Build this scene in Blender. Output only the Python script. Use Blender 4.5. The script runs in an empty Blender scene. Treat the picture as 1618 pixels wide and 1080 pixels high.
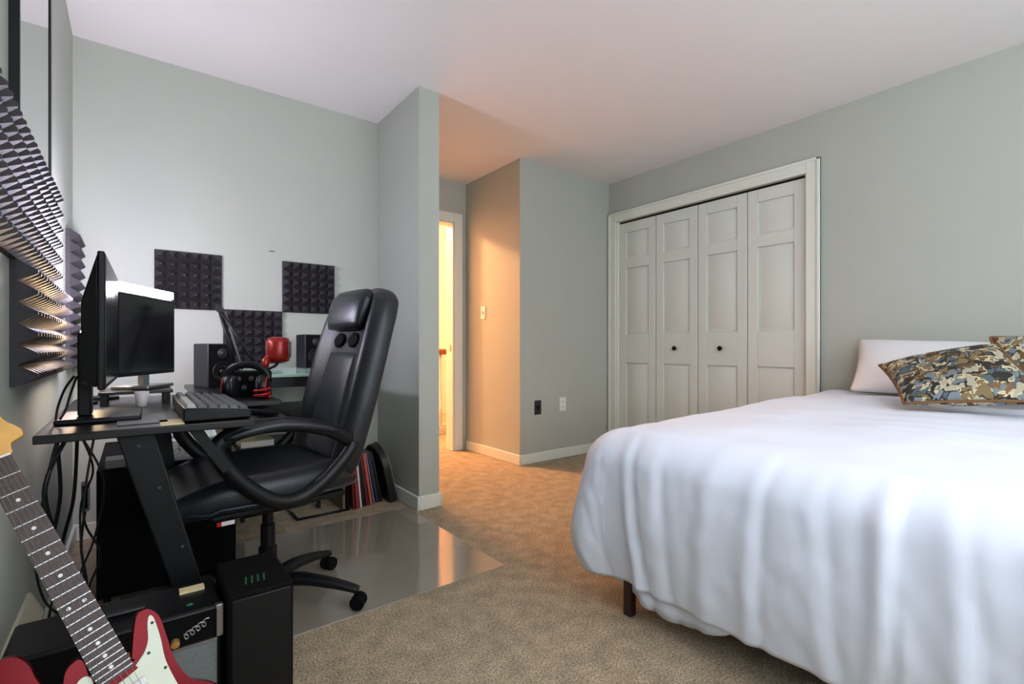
import bpy, bmesh, math, random
from mathutils import Vector, Matrix, noise
random.seed(7)
PI = math.pi
S = bpy.context.scene
C = S.collection

# ------------------------------------------------------------------ camera, world, lights, exposure
cd = bpy.data.cameras.new('camera'); cam = bpy.data.objects.new('camera', cd); C.objects.link(cam)
cam.location = (0, 0, 0.935); cam.rotation_euler = (PI/2, 0, -math.atan(597/777))
cd.sensor_width = 36; cd.lens = 36*777/1618; cd.shift_y = 9/1618; cd.clip_start = 0.02
S.camera = cam
w = bpy.data.worlds.new('world'); S.world = w; w.use_nodes = True
w.node_tree.nodes['Background'].inputs[0].default_value = (0.72, 0.82, 1.0, 1)
w.node_tree.nodes['Background'].inputs[1].default_value = 1.0
XWL = -0.42
def area(name, loc, rot, sx, sy, power, col):
    l = bpy.data.lights.new(name, 'AREA'); l.shape = 'RECTANGLE'; l.size = sx; l.size_y = sy
    l.energy = power; l.color = col
    o = bpy.data.objects.new(name, l); C.objects.link(o); o.location = loc; o.rotation_euler = rot
    return o
area('window_and_fill_light', (1.75, -1.86, 1.5), (math.radians(96), 0, 0), 2.3, 1.3, 34, (0.84, 0.92, 1.0))
area('window_and_fill_light', (0.25, -1.86, 1.6), (math.radians(100), 0, 0), 0.6, 1.2, 7, (0.84, 0.92, 1.0))
area('window_and_fill_light', (XWL, -0.95, 1.45), (0, math.radians(-90), 0), 1.2, 1.1, 21, (0.74, 0.84, 1.0))  # fill added from the left for the bed foot, through an unseen added window
# unseen point light below the ceiling behind the camera, no fixture built
l = bpy.data.lights.new('rear_point_light', 'POINT'); l.energy = 4; l.color = (1.0, 0.93, 0.86); l.shadow_soft_size = 0.16
o = bpy.data.objects.new('rear_point_light', l); C.objects.link(o); o.location = (1.5, -0.55, 2.12)
# fill light added behind the camera to brighten the ceiling, no lamp there
area('ceiling_fill', (0.9, -0.9, 1.75), (PI, 0, 0), 0.45, 0.45, 24, (0.86, 0.91, 0.97))
# stair hall lamp beyond the door
l = bpy.data.lights.new('hall_bulb', 'POINT'); l.energy = 225; l.color = (1.0, 0.50, 0.21); l.shadow_soft_size = 0.10
o = bpy.data.objects.new('hall_bulb', l); C.objects.link(o); o.location = (1.56, 5.2, 2.6)
S.view_settings.view_transform = 'Standard'; S.view_settings.look = 'None'
S.view_settings.gamma = 1; S.view_settings.exposure = 0.47
S.view_settings.use_curve_mapping = False

def lampdata(name, loc, e, col, r):
    l = bpy.data.lights.new(name, 'POINT'); l.energy = e; l.color = col; l.shadow_soft_size = r
    o = bpy.data.objects.new(name, l); C.objects.link(o); o.location = loc

# ------------------------------------------------------------------ materials
def srgb(r, g, b):
    f = lambda c: (c/255/12.92) if c/255 <= 0.04045 else ((c/255+0.055)/1.055)**2.4
    return (f(r), f(g), f(b), 1)
def mat(name, col, rough=0.6, metal=0.0, spec=0.5, var=0.0, vscale=20, bump=0.0, bscale=80, emit=None, estr=0, coat=0):
    m = bpy.data.materials.new(name); m.use_nodes = True
    n = m.node_tree.nodes; L = m.node_tree.links; b = n['Principled BSDF']
    b.inputs['Base Color'].default_value = col
    b.inputs['Roughness'].default_value = rough; b.inputs['Metallic'].default_value = metal
    b.inputs['Specular IOR Level'].default_value = spec
    b.inputs['Coat Weight'].default_value = coat
    tc = n.new('ShaderNodeTexCoord')
    if var:
        t = n.new('ShaderNodeTexNoise'); t.inputs['Scale'].default_value = vscale; t.inputs['Detail'].default_value = 5
        L.new(tc.outputs['Object'], t.inputs['Vector'])
        r = n.new('ShaderNodeValToRGB')
        r.color_ramp.elements[0].position = 0.3; r.color_ramp.elements[1].position = 0.7
        r.color_ramp.elements[0].color = (*[c*(1-var) for c in col[:3]], 1)
        r.color_ramp.elements[1].color = (*[min(1, c*(1+var)) for c in col[:3]], 1)
        L.new(t.outputs['Fac'], r.inputs['Fac']); L.new(r.outputs['Color'], b.inputs['Base Color'])
    if bump:
        t2 = n.new('ShaderNodeTexNoise'); t2.inputs['Scale'].default_value = bscale; t2.inputs['Detail'].default_value = 4
        L.new(tc.outputs['Object'], t2.inputs['Vector'])
        bp = n.new('ShaderNodeBump'); bp.inputs['Strength'].default_value = bump; bp.inputs['Distance'].default_value = 0.01
        L.new(t2.outputs['Fac'], bp.inputs['Height']); L.new(bp.outputs['Normal'], b.inputs['Normal'])
    if emit:
        b.inputs['Emission Color'].default_value = emit; b.inputs['Emission Strength'].default_value = estr
    return m
M = {}
M['wall'] = mat('wall_paint', srgb(176, 180, 170), 0.65, var=0.015, vscale=3, bump=0.05, bscale=250)
M['wall_white'] = mat('hall_paint', srgb(240, 226, 224), 0.7, var=0.01, vscale=3)
M['ceil'] = mat('ceiling_paint', srgb(236, 232, 230), 0.8, var=0.01, vscale=3, bump=0.04, bscale=200)
M['trim'] = mat('trim_paint', srgb(222, 226, 214), 0.4, var=0.01)
M['door'] = mat('door_paint', srgb(214, 218, 208), 0.42, var=0.01, vscale=8)
M['heater'] = mat('heater_enamel', srgb(222, 214, 188), 0.35, var=0.02)
M['black'] = mat('black_plastic', srgb(12, 13, 15), 0.42, spec=0.3, var=0.15)
M['blackm'] = mat('black_metal', srgb(15, 19, 21), 0.4, spec=0.3, var=0.1)
M['deskblk'] = mat('black_laminate', srgb(22, 22, 24), 0.3, spec=0.5, var=0.12, vscale=40)
M['matte'] = mat('matte_black', srgb(5, 5, 6), 0.8, spec=0.15, var=0.15)
M['leather'] = mat('black_leather', srgb(22, 25, 31), 0.38, var=0.1, bump=0.12, bscale=220)
M['leather2'] = mat('black_leather_panel', srgb(30, 36, 46), 0.42, var=0.1, bump=0.12, bscale=220)
M['foam'] = mat('charcoal_foam', srgb(42, 38, 42), 0.6, spec=0.5, var=0.12, bump=0.3, bscale=300)
M['screen'] = mat('dark_screen', srgb(12, 13, 15), 0.16)
M['silver'] = mat('brushed_silver', srgb(170, 170, 170), 0.3, 0.9)
M['chrome'] = mat('chrome', srgb(210, 210, 210), 0.12, 1.0)
M['grey'] = mat('grey_plastic', srgb(120, 120, 122), 0.5, var=0.05)
M['dgrey'] = mat('dark_grey_plastic', srgb(36, 37, 40), 0.5, var=0.05)
M['white'] = mat('white_plastic', srgb(228, 228, 224), 0.4, var=0.01)
M['paper'] = mat('white_paper', srgb(222, 222, 224), 0.7, var=0.02)
M['cream'] = mat('cream_paper', srgb(226, 206, 160), 0.7, var=0.03)
M['palegreen'] = mat('pale_green_card', srgb(196, 206, 180), 0.6, var=0.04)
M['red'] = mat('red_lacquer', srgb(104, 2, 12), 0.2, 0.4, spec=0.22)
M['redp'] = mat('red_plastic', srgb(176, 20, 24), 0.3, var=0.1)
M['redmic'] = mat('red_metal', srgb(150, 34, 30), 0.3, 0.3, var=0.1)
M['guard'] = mat('pickguard', srgb(214, 220, 200), 0.3, var=0.02)
M['rose'] = mat('rosewood', srgb(66, 44, 38), 0.45, var=0.3, vscale=60)
M['maple'] = mat('maple', srgb(222, 168, 84), 0.3, var=0.12, vscale=20)
M['pearl'] = mat('pearl', srgb(225, 225, 220), 0.3)
M['grille'] = mat('silver_grille_cloth', srgb(112, 116, 116), 0.7, var=0.25, vscale=500, bump=0.2, bscale=600)
M['gold'] = mat('gold_knob', srgb(205, 160, 90), 0.3, 0.6)
M['wood'] = mat('bed_leg_wood', srgb(46, 20, 16), 0.4, var=0.2)
M['rail'] = mat('handrail_oak', srgb(150, 84, 36), 0.4, var=0.2)
M['bronze'] = mat('dark_bronze', srgb(36, 28, 24), 0.3, 0.8)
M['sheet'] = mat('white_cotton', srgb(228, 234, 248), 0.85, var=0.01, vscale=8, bump=0.08, bscale=400)
M['pillow'] = mat('white_pillowcase', srgb(226, 226, 228), 0.85, var=0.01, bump=0.08, bscale=300)
M['piping'] = mat('brown_piping', srgb(122, 86, 50), 0.8, var=0.15)
M['glassgreen'] = mat('pale_green_glass', srgb(186, 222, 206), 0.12, var=0.03)
M['greenled'] = mat('green_led', srgb(8, 70, 38), 0.5, emit=(0.03, 0.8, 0.3, 1), estr=0.02)
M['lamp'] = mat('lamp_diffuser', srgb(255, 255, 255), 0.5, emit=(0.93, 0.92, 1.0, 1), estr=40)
M['fillwarm'] = mat('warm_fill_diffuser', srgb(255, 240, 210), 0.5, emit=(1.0, 0.72, 0.42, 1), estr=60)
for nm, c in dict(b_red=(150, 26, 34), b_white=(214, 204, 204), b_coral=(190, 84, 70), b_darkred=(86, 16, 20), b_navy=(28, 30, 50), b_grey=(120, 118, 128), b_black=(16, 14, 16), b_tan=(120, 104, 80)).items():
    M[nm] = mat(nm[2:] + '_sleeve', srgb(*c), 0.45, var=0.08)
M['key'] = mat('grey_keycap', srgb(70, 72, 76), 0.45, var=0.1)
M['keylight'] = mat('light_keycap', srgb(168, 166, 160), 0.5, var=0.05)

def carpet():
    m = mat('beige_carpet', srgb(150, 134, 112), 0.95, spec=0.1)
    n = m.node_tree.nodes; L = m.node_tree.links; b = n['Principled BSDF']
    tc = n.new('ShaderNodeTexCoord')
    def nz(s, d=4):
        t = n.new('ShaderNodeTexNoise'); t.inputs['Scale'].default_value = s; t.inputs['Detail'].default_value = d
        L.new(tc.outputs['Object'], t.inputs['Vector']); return t
    a = nz(160, 4); c2 = nz(14, 6)
    r = n.new('ShaderNodeValToRGB'); e = r.color_ramp.elements
    e[0].position = 0.3; e[0].color = srgb(118, 103, 82); e[1].position = 0.7; e[1].color = srgb(210, 192, 164)
    L.new(a.outputs['Fac'], r.inputs['Fac'])
    r2 = n.new('ShaderNodeValToRGB'); e = r2.color_ramp.elements
    e[0].position = 0.35; e[0].color = (0.78, 0.78, 0.78, 1); e[1].position = 0.65; e[1].color = (1.05, 1.04, 1.02, 1)
    L.new(c2.outputs['Fac'], r2.inputs['Fac'])
    mx = n.new('ShaderNodeMix'); mx.data_type = 'RGBA'; mx.blend_type = 'MULTIPLY'; mx.inputs['Factor'].default_value = 1
    L.new(r.outputs['Color'], mx.inputs['A']); L.new(r2.outputs['Color'], mx.inputs['B'])
    L.new(mx.outputs['Result'], b.inputs['Base Color'])
    bp = n.new('ShaderNodeBump'); bp.inputs['Strength'].default_value = 0.35; bp.inputs['Distance'].default_value = 0.006
    L.new(a.outputs['Fac'], bp.inputs['Height']); L.new(bp.outputs['Normal'], b.inputs['Normal'])
    return m
M['carpet'] = carpet()
def matmat():
    m = mat('clear_vinyl_mat', srgb(172, 162, 146), 0.10, bump=0.03, bscale=5)
    n = m.node_tree.nodes; L = m.node_tree.links; b = n['Principled BSDF']
    b.inputs['Alpha'].default_value = 0.72
    return m
M['mat'] = matmat(); M['mat'].node_tree.nodes['Principled BSDF'].inputs['Coat Weight'].default_value = 0.95; M['mat'].node_tree.nodes['Principled BSDF'].inputs['Coat IOR'].default_value = 1.7; M['mat'].node_tree.nodes['Principled BSDF'].inputs['Coat Roughness'].default_value = 0.09; M['mat'].node_tree.nodes['Principled BSDF'].inputs['IOR'].default_value = 1.75
def pattern():
    m = mat('abstract_weave', srgb(150, 130, 90), 0.8)
    n = m.node_tree.nodes; L = m.node_tree.links; b = n['Principled BSDF']
    tc = n.new('ShaderNodeTexCoord')
    mp = n.new('ShaderNodeMapping'); mp.inputs['Scale'].default_value = (1.0, 1.6, 1.0); L.new(tc.outputs['Object'], mp.inputs['Vector'])
    dn = n.new('ShaderNodeTexNoise'); dn.inputs['Scale'].default_value = 14; L.new(mp.outputs['Vector'], dn.inputs['Vector'])
    va = n.new('ShaderNodeMix'); va.data_type = 'VECTOR'; va.inputs['Factor'].default_value = 0.12
    L.new(mp.outputs['Vector'], va.inputs['A']); L.new(dn.outputs['Color'], va.inputs['B'])
    v = n.new('ShaderNodeTexVoronoi'); v.inputs['Scale'].default_value = 21
    L.new(va.outputs['Result'], v.inputs['Vector'])
    sp = n.new('ShaderNodeSeparateColor'); L.new(v.outputs['Color'], sp.inputs['Color'])
    r = n.new('ShaderNodeValToRGB'); r.color_ramp.interpolation = 'CONSTANT'; e = r.color_ramp.elements
    cols = [(0, (40, 38, 36)), (0.16, (100, 78, 50)), (0.34, (120, 132, 136)), (0.52, (176, 172, 150)), (0.68, (84, 100, 108)), (0.82, (130, 112, 74))]
    e[0].position = 0; e[0].color = srgb(*cols[0][1]); e[1].position = cols[1][0]; e[1].color = srgb(*cols[1][1])
    for p, c in cols[2:]:
        x = e.new(p); x.color = srgb(*c)
    L.new(sp.outputs['Red'], r.inputs['Fac'])
    v2 = n.new('ShaderNodeTexVoronoi'); v2.feature = 'DISTANCE_TO_EDGE'; v2.inputs['Scale'].default_value = 21
    L.new(va.outputs['Result'], v2.inputs['Vector'])
    gt = n.new('ShaderNodeMath'); gt.operation = 'LESS_THAN'; gt.inputs[1].default_value = 0.085; L.new(v2.outputs['Distance'], gt.inputs[0])
    n3 = n.new('ShaderNodeTexNoise'); n3.inputs['Scale'].default_value = 16; L.new(tc.outputs['Object'], n3.inputs['Vector'])
    r3 = n.new('ShaderNodeValToRGB'); r3.color_ramp.interpolation = 'CONSTANT'; e = r3.color_ramp.elements
    e[0].position = 0; e[0].color = srgb(46, 42, 36); e[1].position = 0.5; e[1].color = srgb(206, 196, 160)
    x = e.new(0.6); x.color = srgb(124, 96, 58)
    L.new(n3.outputs['Fac'], r3.inputs['Fac'])
    mx = n.new('ShaderNodeMix'); mx.data_type = 'RGBA'; L.new(gt.outputs[0], mx.inputs['Factor'])
    L.new(r.outputs['Color'], mx.inputs['A']); L.new(r3.outputs['Color'], mx.inputs['B'])
    L.new(mx.outputs['Result'], b.inputs['Base Color'])
    return m
M['pattern'] = pattern()
def mirror():
    m = mat('mirror_glass', (0.86, 0.88, 0.9, 1), 0.02, 1.0)
    return m
M['mirror'] = mirror()
def printed():
    m = mat('printed_page', srgb(210, 212, 206), 0.5)
    n = m.node_tree.nodes; L = m.node_tree.links; b = n['Principled BSDF']
    tc = n.new('ShaderNodeTexCoord'); v = n.new('ShaderNodeTexNoise'); v.inputs['Scale'].default_value = 22
    L.new(tc.outputs['Object'], v.inputs['Vector'])
    r = n.new('ShaderNodeValToRGB'); e = r.color_ramp.elements
    e[0].position = 0.42; e[0].color = srgb(70, 60, 62); e[1].position = 0.5; e[1].color = srgb(214, 214, 208)
    L.new(v.outputs['Fac'], r.inputs['Fac']); L.new(r.outputs['Color'], b.inputs['Base Color'])
    return m
M['printed'] = printed()

# ------------------------------------------------------------------ mesh helpers
def box(bm, x0, x1, y0, y1, z0, z1, mtx=None):
    vs = [bm.verts.new((x, y, z)) for x in (x0, x1) for y in (y0, y1) for z in (z0, z1)]
    if mtx: 
        for v in vs: v.co = mtx @ v.co
    for f in ((0,1,3,2), (4,6,7,5), (0,4,5,1), (2,3,7,6), (0,2,6,4), (1,5,7,3)):
        bm.faces.new([vs[i] for i in f])
    return bm
def frame_of(d):
    d = d.normalized(); up = Vector((0,0,1)) if abs(d.z) < 0.95 else Vector((1,0,0))
    a = d.cross(up).normalized(); return a, a.cross(d).normalized()
def tube(bm, pts, r, seg=10, cap=True, flat=1.0):
    pts = [Vector(p) for p in pts]; rs = r if isinstance(r, (list, tuple)) else [r]*len(pts)
    rings = []; pa = None
    for i, p in enumerate(pts):
        d = (pts[min(i+1, len(pts)-1)] - pts[max(i-1, 0)]).normalized()
        if pa is None: a, b = frame_of(d)
        else:
            a = (pa - d*pa.dot(d)).normalized(); b = a.cross(d).normalized()
        pa = a
        rings.append([bm.verts.new(p + (a*math.cos(2*PI*k/seg) + b*math.sin(2*PI*k/seg)*flat)*rs[i]) for k in range(seg)])
    for i in range(len(rings)-1):
        for k in range(seg):
            bm.faces.new((rings[i][k], rings[i][(k+1) % seg], rings[i+1][(k+1) % seg], rings[i+1][k]))
    if cap:
        bm.faces.new(list(reversed(rings[0]))); bm.faces.new(rings[-1])
    return bm
def spline(pts, n=8):
    P = [Vector(p) for p in pts]; out = []
    for i in range(len(P)-1):
        p0 = P[max(i-1, 0)]; p1 = P[i]; p2 = P[i+1]; p3 = P[min(i+2, len(P)-1)]
        for k in range(n):
            t = k/n
            out.append(0.5*((2*p1) + (p2-p0)*t + (2*p0-5*p1+4*p2-p3)*t*t + (3*p1-p0-3*p2+p3)*t**3))
    out.append(P[-1]); return out
def lathe(bm, prof, seg=24, mtx=None):
    rings = []
    for r, z in prof:
        ring = [bm.verts.new((r*math.cos(2*PI*k/seg), r*math.sin(2*PI*k/seg), z)) for k in range(seg)]
        if mtx:
            for v in ring: v.co = mtx @ v.co
        rings.append(ring)
    for i in range(len(rings)-1):
        for k in range(seg):
            bm.faces.new((rings[i][k], rings[i][(k+1) % seg], rings[i+1][(k+1) % seg], rings[i+1][k]))
    bm.faces.new(list(reversed(rings[0]))); bm.faces.new(rings[-1]); return bm
def prism(bm, poly, z0, z1, mtx=None):
    a = [bm.verts.new((x, y, z0)) for x, y in poly]; b = [bm.verts.new((x, y, z1)) for x, y in poly]
    if mtx:
        for v in a+b: v.co = mtx @ v.co
    n = len(poly)
    bm.faces.new(list(reversed(a))); bm.faces.new(b)
    for i in range(n): bm.faces.new((a[i], a[(i+1) % n], b[(i+1) % n], b[i]))
    return bm
def obj(name, bm, m, parent=None, bevel=0, smooth=False, sub=0, loc=None):
    bmesh.ops.recalc_face_normals(bm, faces=bm.faces)
    me = bpy.data.meshes.new(name); bm.to_mesh(me); bm.free()
    me.materials.append(M[m] if isinstance(m, str) else m)
    o = bpy.data.objects.new(name, me); C.objects.link(o)
    if parent: o.parent = parent
    if loc: o.location = loc
    if bevel:
        b = o.modifiers.new('bevel', 'BEVEL'); b.width = bevel; b.segments = 2; b.limit_method = 'ANGLE'; b.angle_limit = math.radians(40)
    if sub:
        s = o.modifiers.new('sub', 'SUBSURF'); s.levels = sub; s.render_levels = sub
    if smooth:
        for p in me.polygons: p.use_smooth = True
    elif bevel:
        for p in me.polygons: p.use_smooth = True
        try: me.set_sharp_from_angle(angle=math.radians(35))
        except Exception: pass
    return o
def tag(o, label=None, cat=None, group=None, kind=None):
    if label: o['label'] = label
    if cat: o['category'] = cat
    if group: o['group'] = group
    if kind: o['kind'] = kind
    return o
def thing(name, label, cat, loc=(0,0,0), rz=0, group=None):
    o = bpy.data.objects.new(name, None); C.objects.link(o); o.empty_display_size = 0.05
    o.location = loc; o.rotation_euler = (0, 0, rz)
    return tag(o, label, cat, group)
def B(): return bmesh.new()
def bx(*a): return box(B(), *a)
def dup(root, label=None):
    r = root.copy(); C.objects.link(r)
    if label: r['label'] = label
    for ch in [o for o in C.objects if o.parent == root]:
        c = ch.copy(); C.objects.link(c); c.parent = r
        for g in [o for o in C.objects if o.parent == ch]:
            d = g.copy(); C.objects.link(d); d.parent = c
    return r
def struct(name, bm, m, bevel=0, label=None):
    o = obj(name, bm, m, bevel=bevel); o['kind'] = 'structure'
    if label: o['label'] = label
    return o

# ------------------------------------------------------------------ room shell
XL, XR, YB, YN, H = -0.235, 3.48, 3.17, -1.7, 2.44
XP0, XP1, YP = 1.298, 1.429, 2.567       # partition stub
XO, YW, YD = 2.43, 3.06, 3.864           # entry block, door wall
struct('floor', bx(-0.5, 5.0, YN-0.12, 6.5, -0.05, 0), 'carpet', label='beige cut pile carpet')
struct('ceiling', bx(XL-0.1, XR+0.7, YN-0.12, YD, H, H+0.06), 'ceil', label='flat off white ceiling')
bm = B(); box(bm, XL-0.1, XL, -0.4, YB+0.12, 0, H); box(bm, XL-0.1, XL, YN-0.12, -1.5, 0, H); box(bm, XL-0.1, XL, -1.5, -0.4, 0, 0.85); box(bm, XL-0.1, XL, -1.5, -0.4, 2.05, H)  # opening near the camera is added for the left fill light
struct('wall_left', bm, 'wall')
struct('wall_back', bx(XL, XP0, YB, YB+0.12, 0, H), 'wall')
struct('wall_partition', bx(XP0, XP1, YP, YD, 0, H), 'wall', label='end of the stub wall between desk corner and entry')
struct('wall_entry', bx(XO, XR+0.7, YW, YD+0.1, 0, H), 'wall')
bm = B(); DX0, DX1, DH = 1.50, 2.30, 2.07
box(bm, XP1-0.5, DX0, YD, YD+0.1, 0, 3.0); box(bm, DX1, XO, YD, YD+0.1, 0, 3.0); box(bm, DX0, DX1, YD, YD+0.1, DH, 3.0)
box(bm, XO, 4.2, YD+0.001, YD+0.1, H+0.06, 3.0)
struct('wall_door', bm, 'wall')
CY0, CY1, CH = 1.373, 2.965, 2.07        # closet opening
bm = B()
box(bm, XR, XR+0.1, YN-0.12, CY0, 0, H); box(bm, XR, XR+0.1, CY1, YW, 0, H); box(bm, XR, XR+0.1, CY0, CY1, CH, H)
struct('wall_right', bm, 'wall')
bm = B(); box(bm, XR+0.6, XR+0.66, CY0-0.1, YW, 0, H); box(bm, XR+0.1, XR+0.6, CY0-0.1, CY0-0.04, 0, H)
struct('wall_closet', bm, 'wall')
WX0, WX1, WZ0, WZ1 = 0.6, 2.9, 0.85, 2.15
bm = B()
box(bm, XL, -0.05, YN-0.12, YN, 0, H); box(bm, WX1, XR, YN-0.12, YN, 0, H); box(bm, 0.55, WX0, YN-0.12, YN, 0, H)
box(bm, -0.05, 0.55, YN-0.12, YN, 0, 1.0); box(bm, -0.05, 0.55, YN-0.12, YN, 2.2, H)
box(bm, WX0, WX1, YN-0.12, YN, 0, WZ0); box(bm, WX0, WX1, YN-0.12, YN, WZ1, H)
struct('wall_near', bm, 'wall')
bm = B()
for x in (WX0, (WX0+WX1)/2-0.03, WX1-0.06): box(bm, x, x+0.06, YN-0.1, YN-0.03, WZ0, WZ1)
for z in (WZ0, (WZ0+WZ1)/2-0.02, WZ1-0.05): box(bm, WX0, WX1, YN-0.1, YN-0.03, z, z+0.05)
struct('window_1', bm, 'trim')
bm = B()
for y in (-1.5, -0.98, -0.46): box(bm, XL-0.09, XL-0.03, y, y+0.06, 0.85, 2.05)
for z in (0.85, 1.43, 2.0): box(bm, XL-0.09, XL-0.03, -1.5, -0.4, z, z+0.05)
struct('window_added_left', bm, 'trim')  # unseen window frame added around the left fill light
# stair hall beyond the door
bm = B(); box(bm, 0.8, 0.9, YD+0.1, 6.3, 0, 3.0); struct('wall_hall_left', bm, 'wall_white')
bm = B(); box(bm, 4.1, 4.2, YD+0.1, 6.3, 0, 3.0); struct('wall_hall_right', bm, 'wall_white')
bm = B(); box(bm, 0.8, 4.2, 6.2, 6.3, 0, 3.0); struct('wall_hall_end', bm, 'wall_white')
struct('ceiling_hall', bx(0.8, 4.2, YD+0.1, 6.3, 3.0, 3.06), 'ceil')
# baseboards
BH, BT = 0.082, 0.014
def bboard(name, x0, x1, y0, y1): struct(name, bx(x0, x1, y0, y1, 0, BH), 'trim', bevel=0.005)
bboard('baseboard_back', XL, XP0, YB-BT, YB)
bboard('baseboard_partition', XP0-BT, XP0, YP-BT, YB-BT)
bboard('baseboard_partition_end', XP0, XP1, YP-BT, YP)
bboard('baseboard_partition_entry', XP1, XP1+BT, YP-BT, YD)
bboard('baseboard_entry', XO, XR, YW-BT, YW)
bboard('baseboard_entry_side', XO-BT, XO, YW-BT, YD-0.02)
bboard('baseboard_right', XR-BT, XR, YN, CY0-0.09)
bboard('baseboard_left', XL, XL+BT, 1.95, YB-BT)
# baseboard heater on the left wall
t = thing('baseboard_heater', 'cream baseboard heater along the left wall beside the guitar', 'heater', (XL, 0.9, 0))
bm = B(); prism(bm, [(0, 0.255), (0.008, 0.255), (0.034, 0.195), (0.034, 0.185), (0.0, 0.185)], -0.9, 1.0, Matrix(((1,0,0,0),(0,0,1,0),(0,1,0,0),(0,0,0,1))))
obj('top_cover', bm, 'heater', t)
bm = B(); box(bm, 0.0, 0.018, -0.9, 1.0, 0.02, 0.185); obj('element', bm, 'matte', t)
bm = B()
for z in (0.172, 0.157, 0.142): box(bm, 0.018, 0.034, -0.9, 1.0, z-0.006, z)
box(bm, 0.018, 0.034, -0.9, 1.0, 0.02, 0.12)
obj('louvre_panel', bm, 'heater', t)

# closet casing and bifold doors
CW = 0.085
bm = B()
box(bm, XR-0.018, XR, CY0-CW, CY0, 0, CH+CW); box(bm, XR-0.018, XR, CY1, CY1+CW, 0, CH+CW); box(bm, XR-0.018, XR, CY0, CY1, CH, CH+CW)
box(bm, XR-0.026, XR, CY0-CW, CY0-CW+0.02, 0, CH+CW); box(bm, XR-0.026, XR, CY1+CW-0.02, CY1+CW, 0, CH+CW); box(bm, XR-0.026, XR, CY0-CW, CY1+CW, CH+CW-0.02, CH+CW)
box(bm, XR, XR+0.1, CY0-0.004, CY0+0.012, 0, CH); box(bm, XR, XR+0.1, CY1-0.012, CY1+0.004, 0, CH)
struct('trim_1', bm, 'trim', bevel=0.004, label='white casing around the closet doors')
struct('trim_2', bx(XR+0.03, XR+0.06, CY0+0.012, CY1-0.012, CH-0.012, CH+0.001), 'bronze', label='dark closet door track')
lw = (CY1-CY0-0.024)/4
names = ['leftmost', 'second from the left', 'third from the left', 'rightmost']
def leaf(i):
    # i = 0 is the far (left) leaf
    y1 = CY1-0.012-i*lw; y0 = y1-lw; g = 0.003; x0, x1 = XR+0.022, XR+0.055
    ya, yb = y0+g, y1-g; zt = CH-0.016
    st = 0.072
    bm = B()
    box(bm, x0, x1, ya, ya+st, 0.02, zt); box(bm, x0, x1, yb-st, yb, 0.02, zt)
    rails = [(0.02, 0.22), (0.80, 1.055), (1.645, 1.735), (1.965, zt)]
    for z0, z1 in rails: box(bm, x0, x1, ya+st, yb-st, z0, z1)
    for z0, z1 in ((0.22, 0.80), (1.055, 1.645), (1.735, 1.965)):
        box(bm, x0+0.014, x1-0.01, ya+st, yb-st, z0, z1)      # recessed field
        a0, a1, c0, c1 = ya+st+0.012, yb-st-0.012, z0+0.012, z1-0.012; k = 0.028
        o4 = [bm.verts.new((x0+0.014, y, z)) for y, z in ((a0, c0), (a1, c0), (a1, c1), (a0, c1))]
        i4 = [bm.verts.new((x0+0.003, y, z)) for y, z in ((a0+k, c0+k), (a1-k, c0+k), (a1-k, c1-k), (a0+k, c1-k))]
        bm.faces.new(i4)
        for q in range(4): bm.faces.new((o4[q], o4[(q+1) % 4], i4[(q+1) % 4], i4[q]))
    o = struct('door_%d' % (i+1), bm, 'door', bevel=0.003, label='white three-panel bifold closet leaf, ' + names[i] + ' of four')
    if i in (1, 2):
        bm = B(); mt = Matrix.Translation((x0, (ya+yb)/2, 0.93)) @ Matrix.Rotation(-PI/2, 4, 'Y')
        lathe(bm, [(0.008, 0), (0.007, 0.014), (0.016, 0.02), (0.019, 0.028), (0.014, 0.036), (0.004, 0.038)], 16, mt)
        k = obj('door_knob', bm, 'bronze', o, smooth=True); k['label'] = 'round dark bronze knob'
for i in range(4): leaf(i)
# entry door casing + jamb
bm = B()
box(bm, DX1, DX1+0.085, YD-0.018, YD, 0, DH+0.085); box(bm, DX0-0.065, DX0, YD-0.018, YD, 0, DH+0.085); box(bm, DX0, DX1, YD-0.018, YD, DH, DH+0.085)
box(bm, DX1-0.014, DX1, YD-0.01, YD+0.11, 0, DH); box(bm, DX0, DX0+0.014, YD-0.01, YD+0.11, 0, DH); box(bm, DX0, DX1, YD-0.01, YD+0.11, DH-0.014, DH)
o = struct('trim_3', bm, 'trim', bevel=0.004, label='white casing of the hallway door')
bm = B(); box(bm, DX1-0.017, DX1-0.013, YD+0.02, YD+0.045, 0.9, 0.96); obj('strike_plate', bm, 'silver', o)
# stair railing in the hall
t = thing('stair_railing', 'white stair railing with a brown oak handrail beyond the doorway', 'railing', (2.2, 4.7, 0))
bm = B(); box(bm, 0, 1.85, -0.035, 0.035, 0.86, 0.92); obj('handrail', bm, 'rail', t, bevel=0.012)
bm = B(); box(bm, 0, 1.85, -0.02, 0.02, 0.06, 0.1); obj('bottom_rail', bm, 'trim', t)
for k in range(15):
    bm = B(); x = 0.06+k*0.125
    lathe(bm, [(0.016, 0.1), (0.016, 0.3), (0.01, 0.34), (0.015, 0.5), (0.01, 0.7), (0.014, 0.74), (0.014, 0.86)], 10, Matrix.Translation((x, 0, 0)))
    obj('baluster', bm, 'trim', t, smooth=True)
bm = B(); box(bm, -0.01, 1.85, -0.03, 0.03, 0, 0.06); obj('shoe_rail', bm, 'trim', t)

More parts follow.
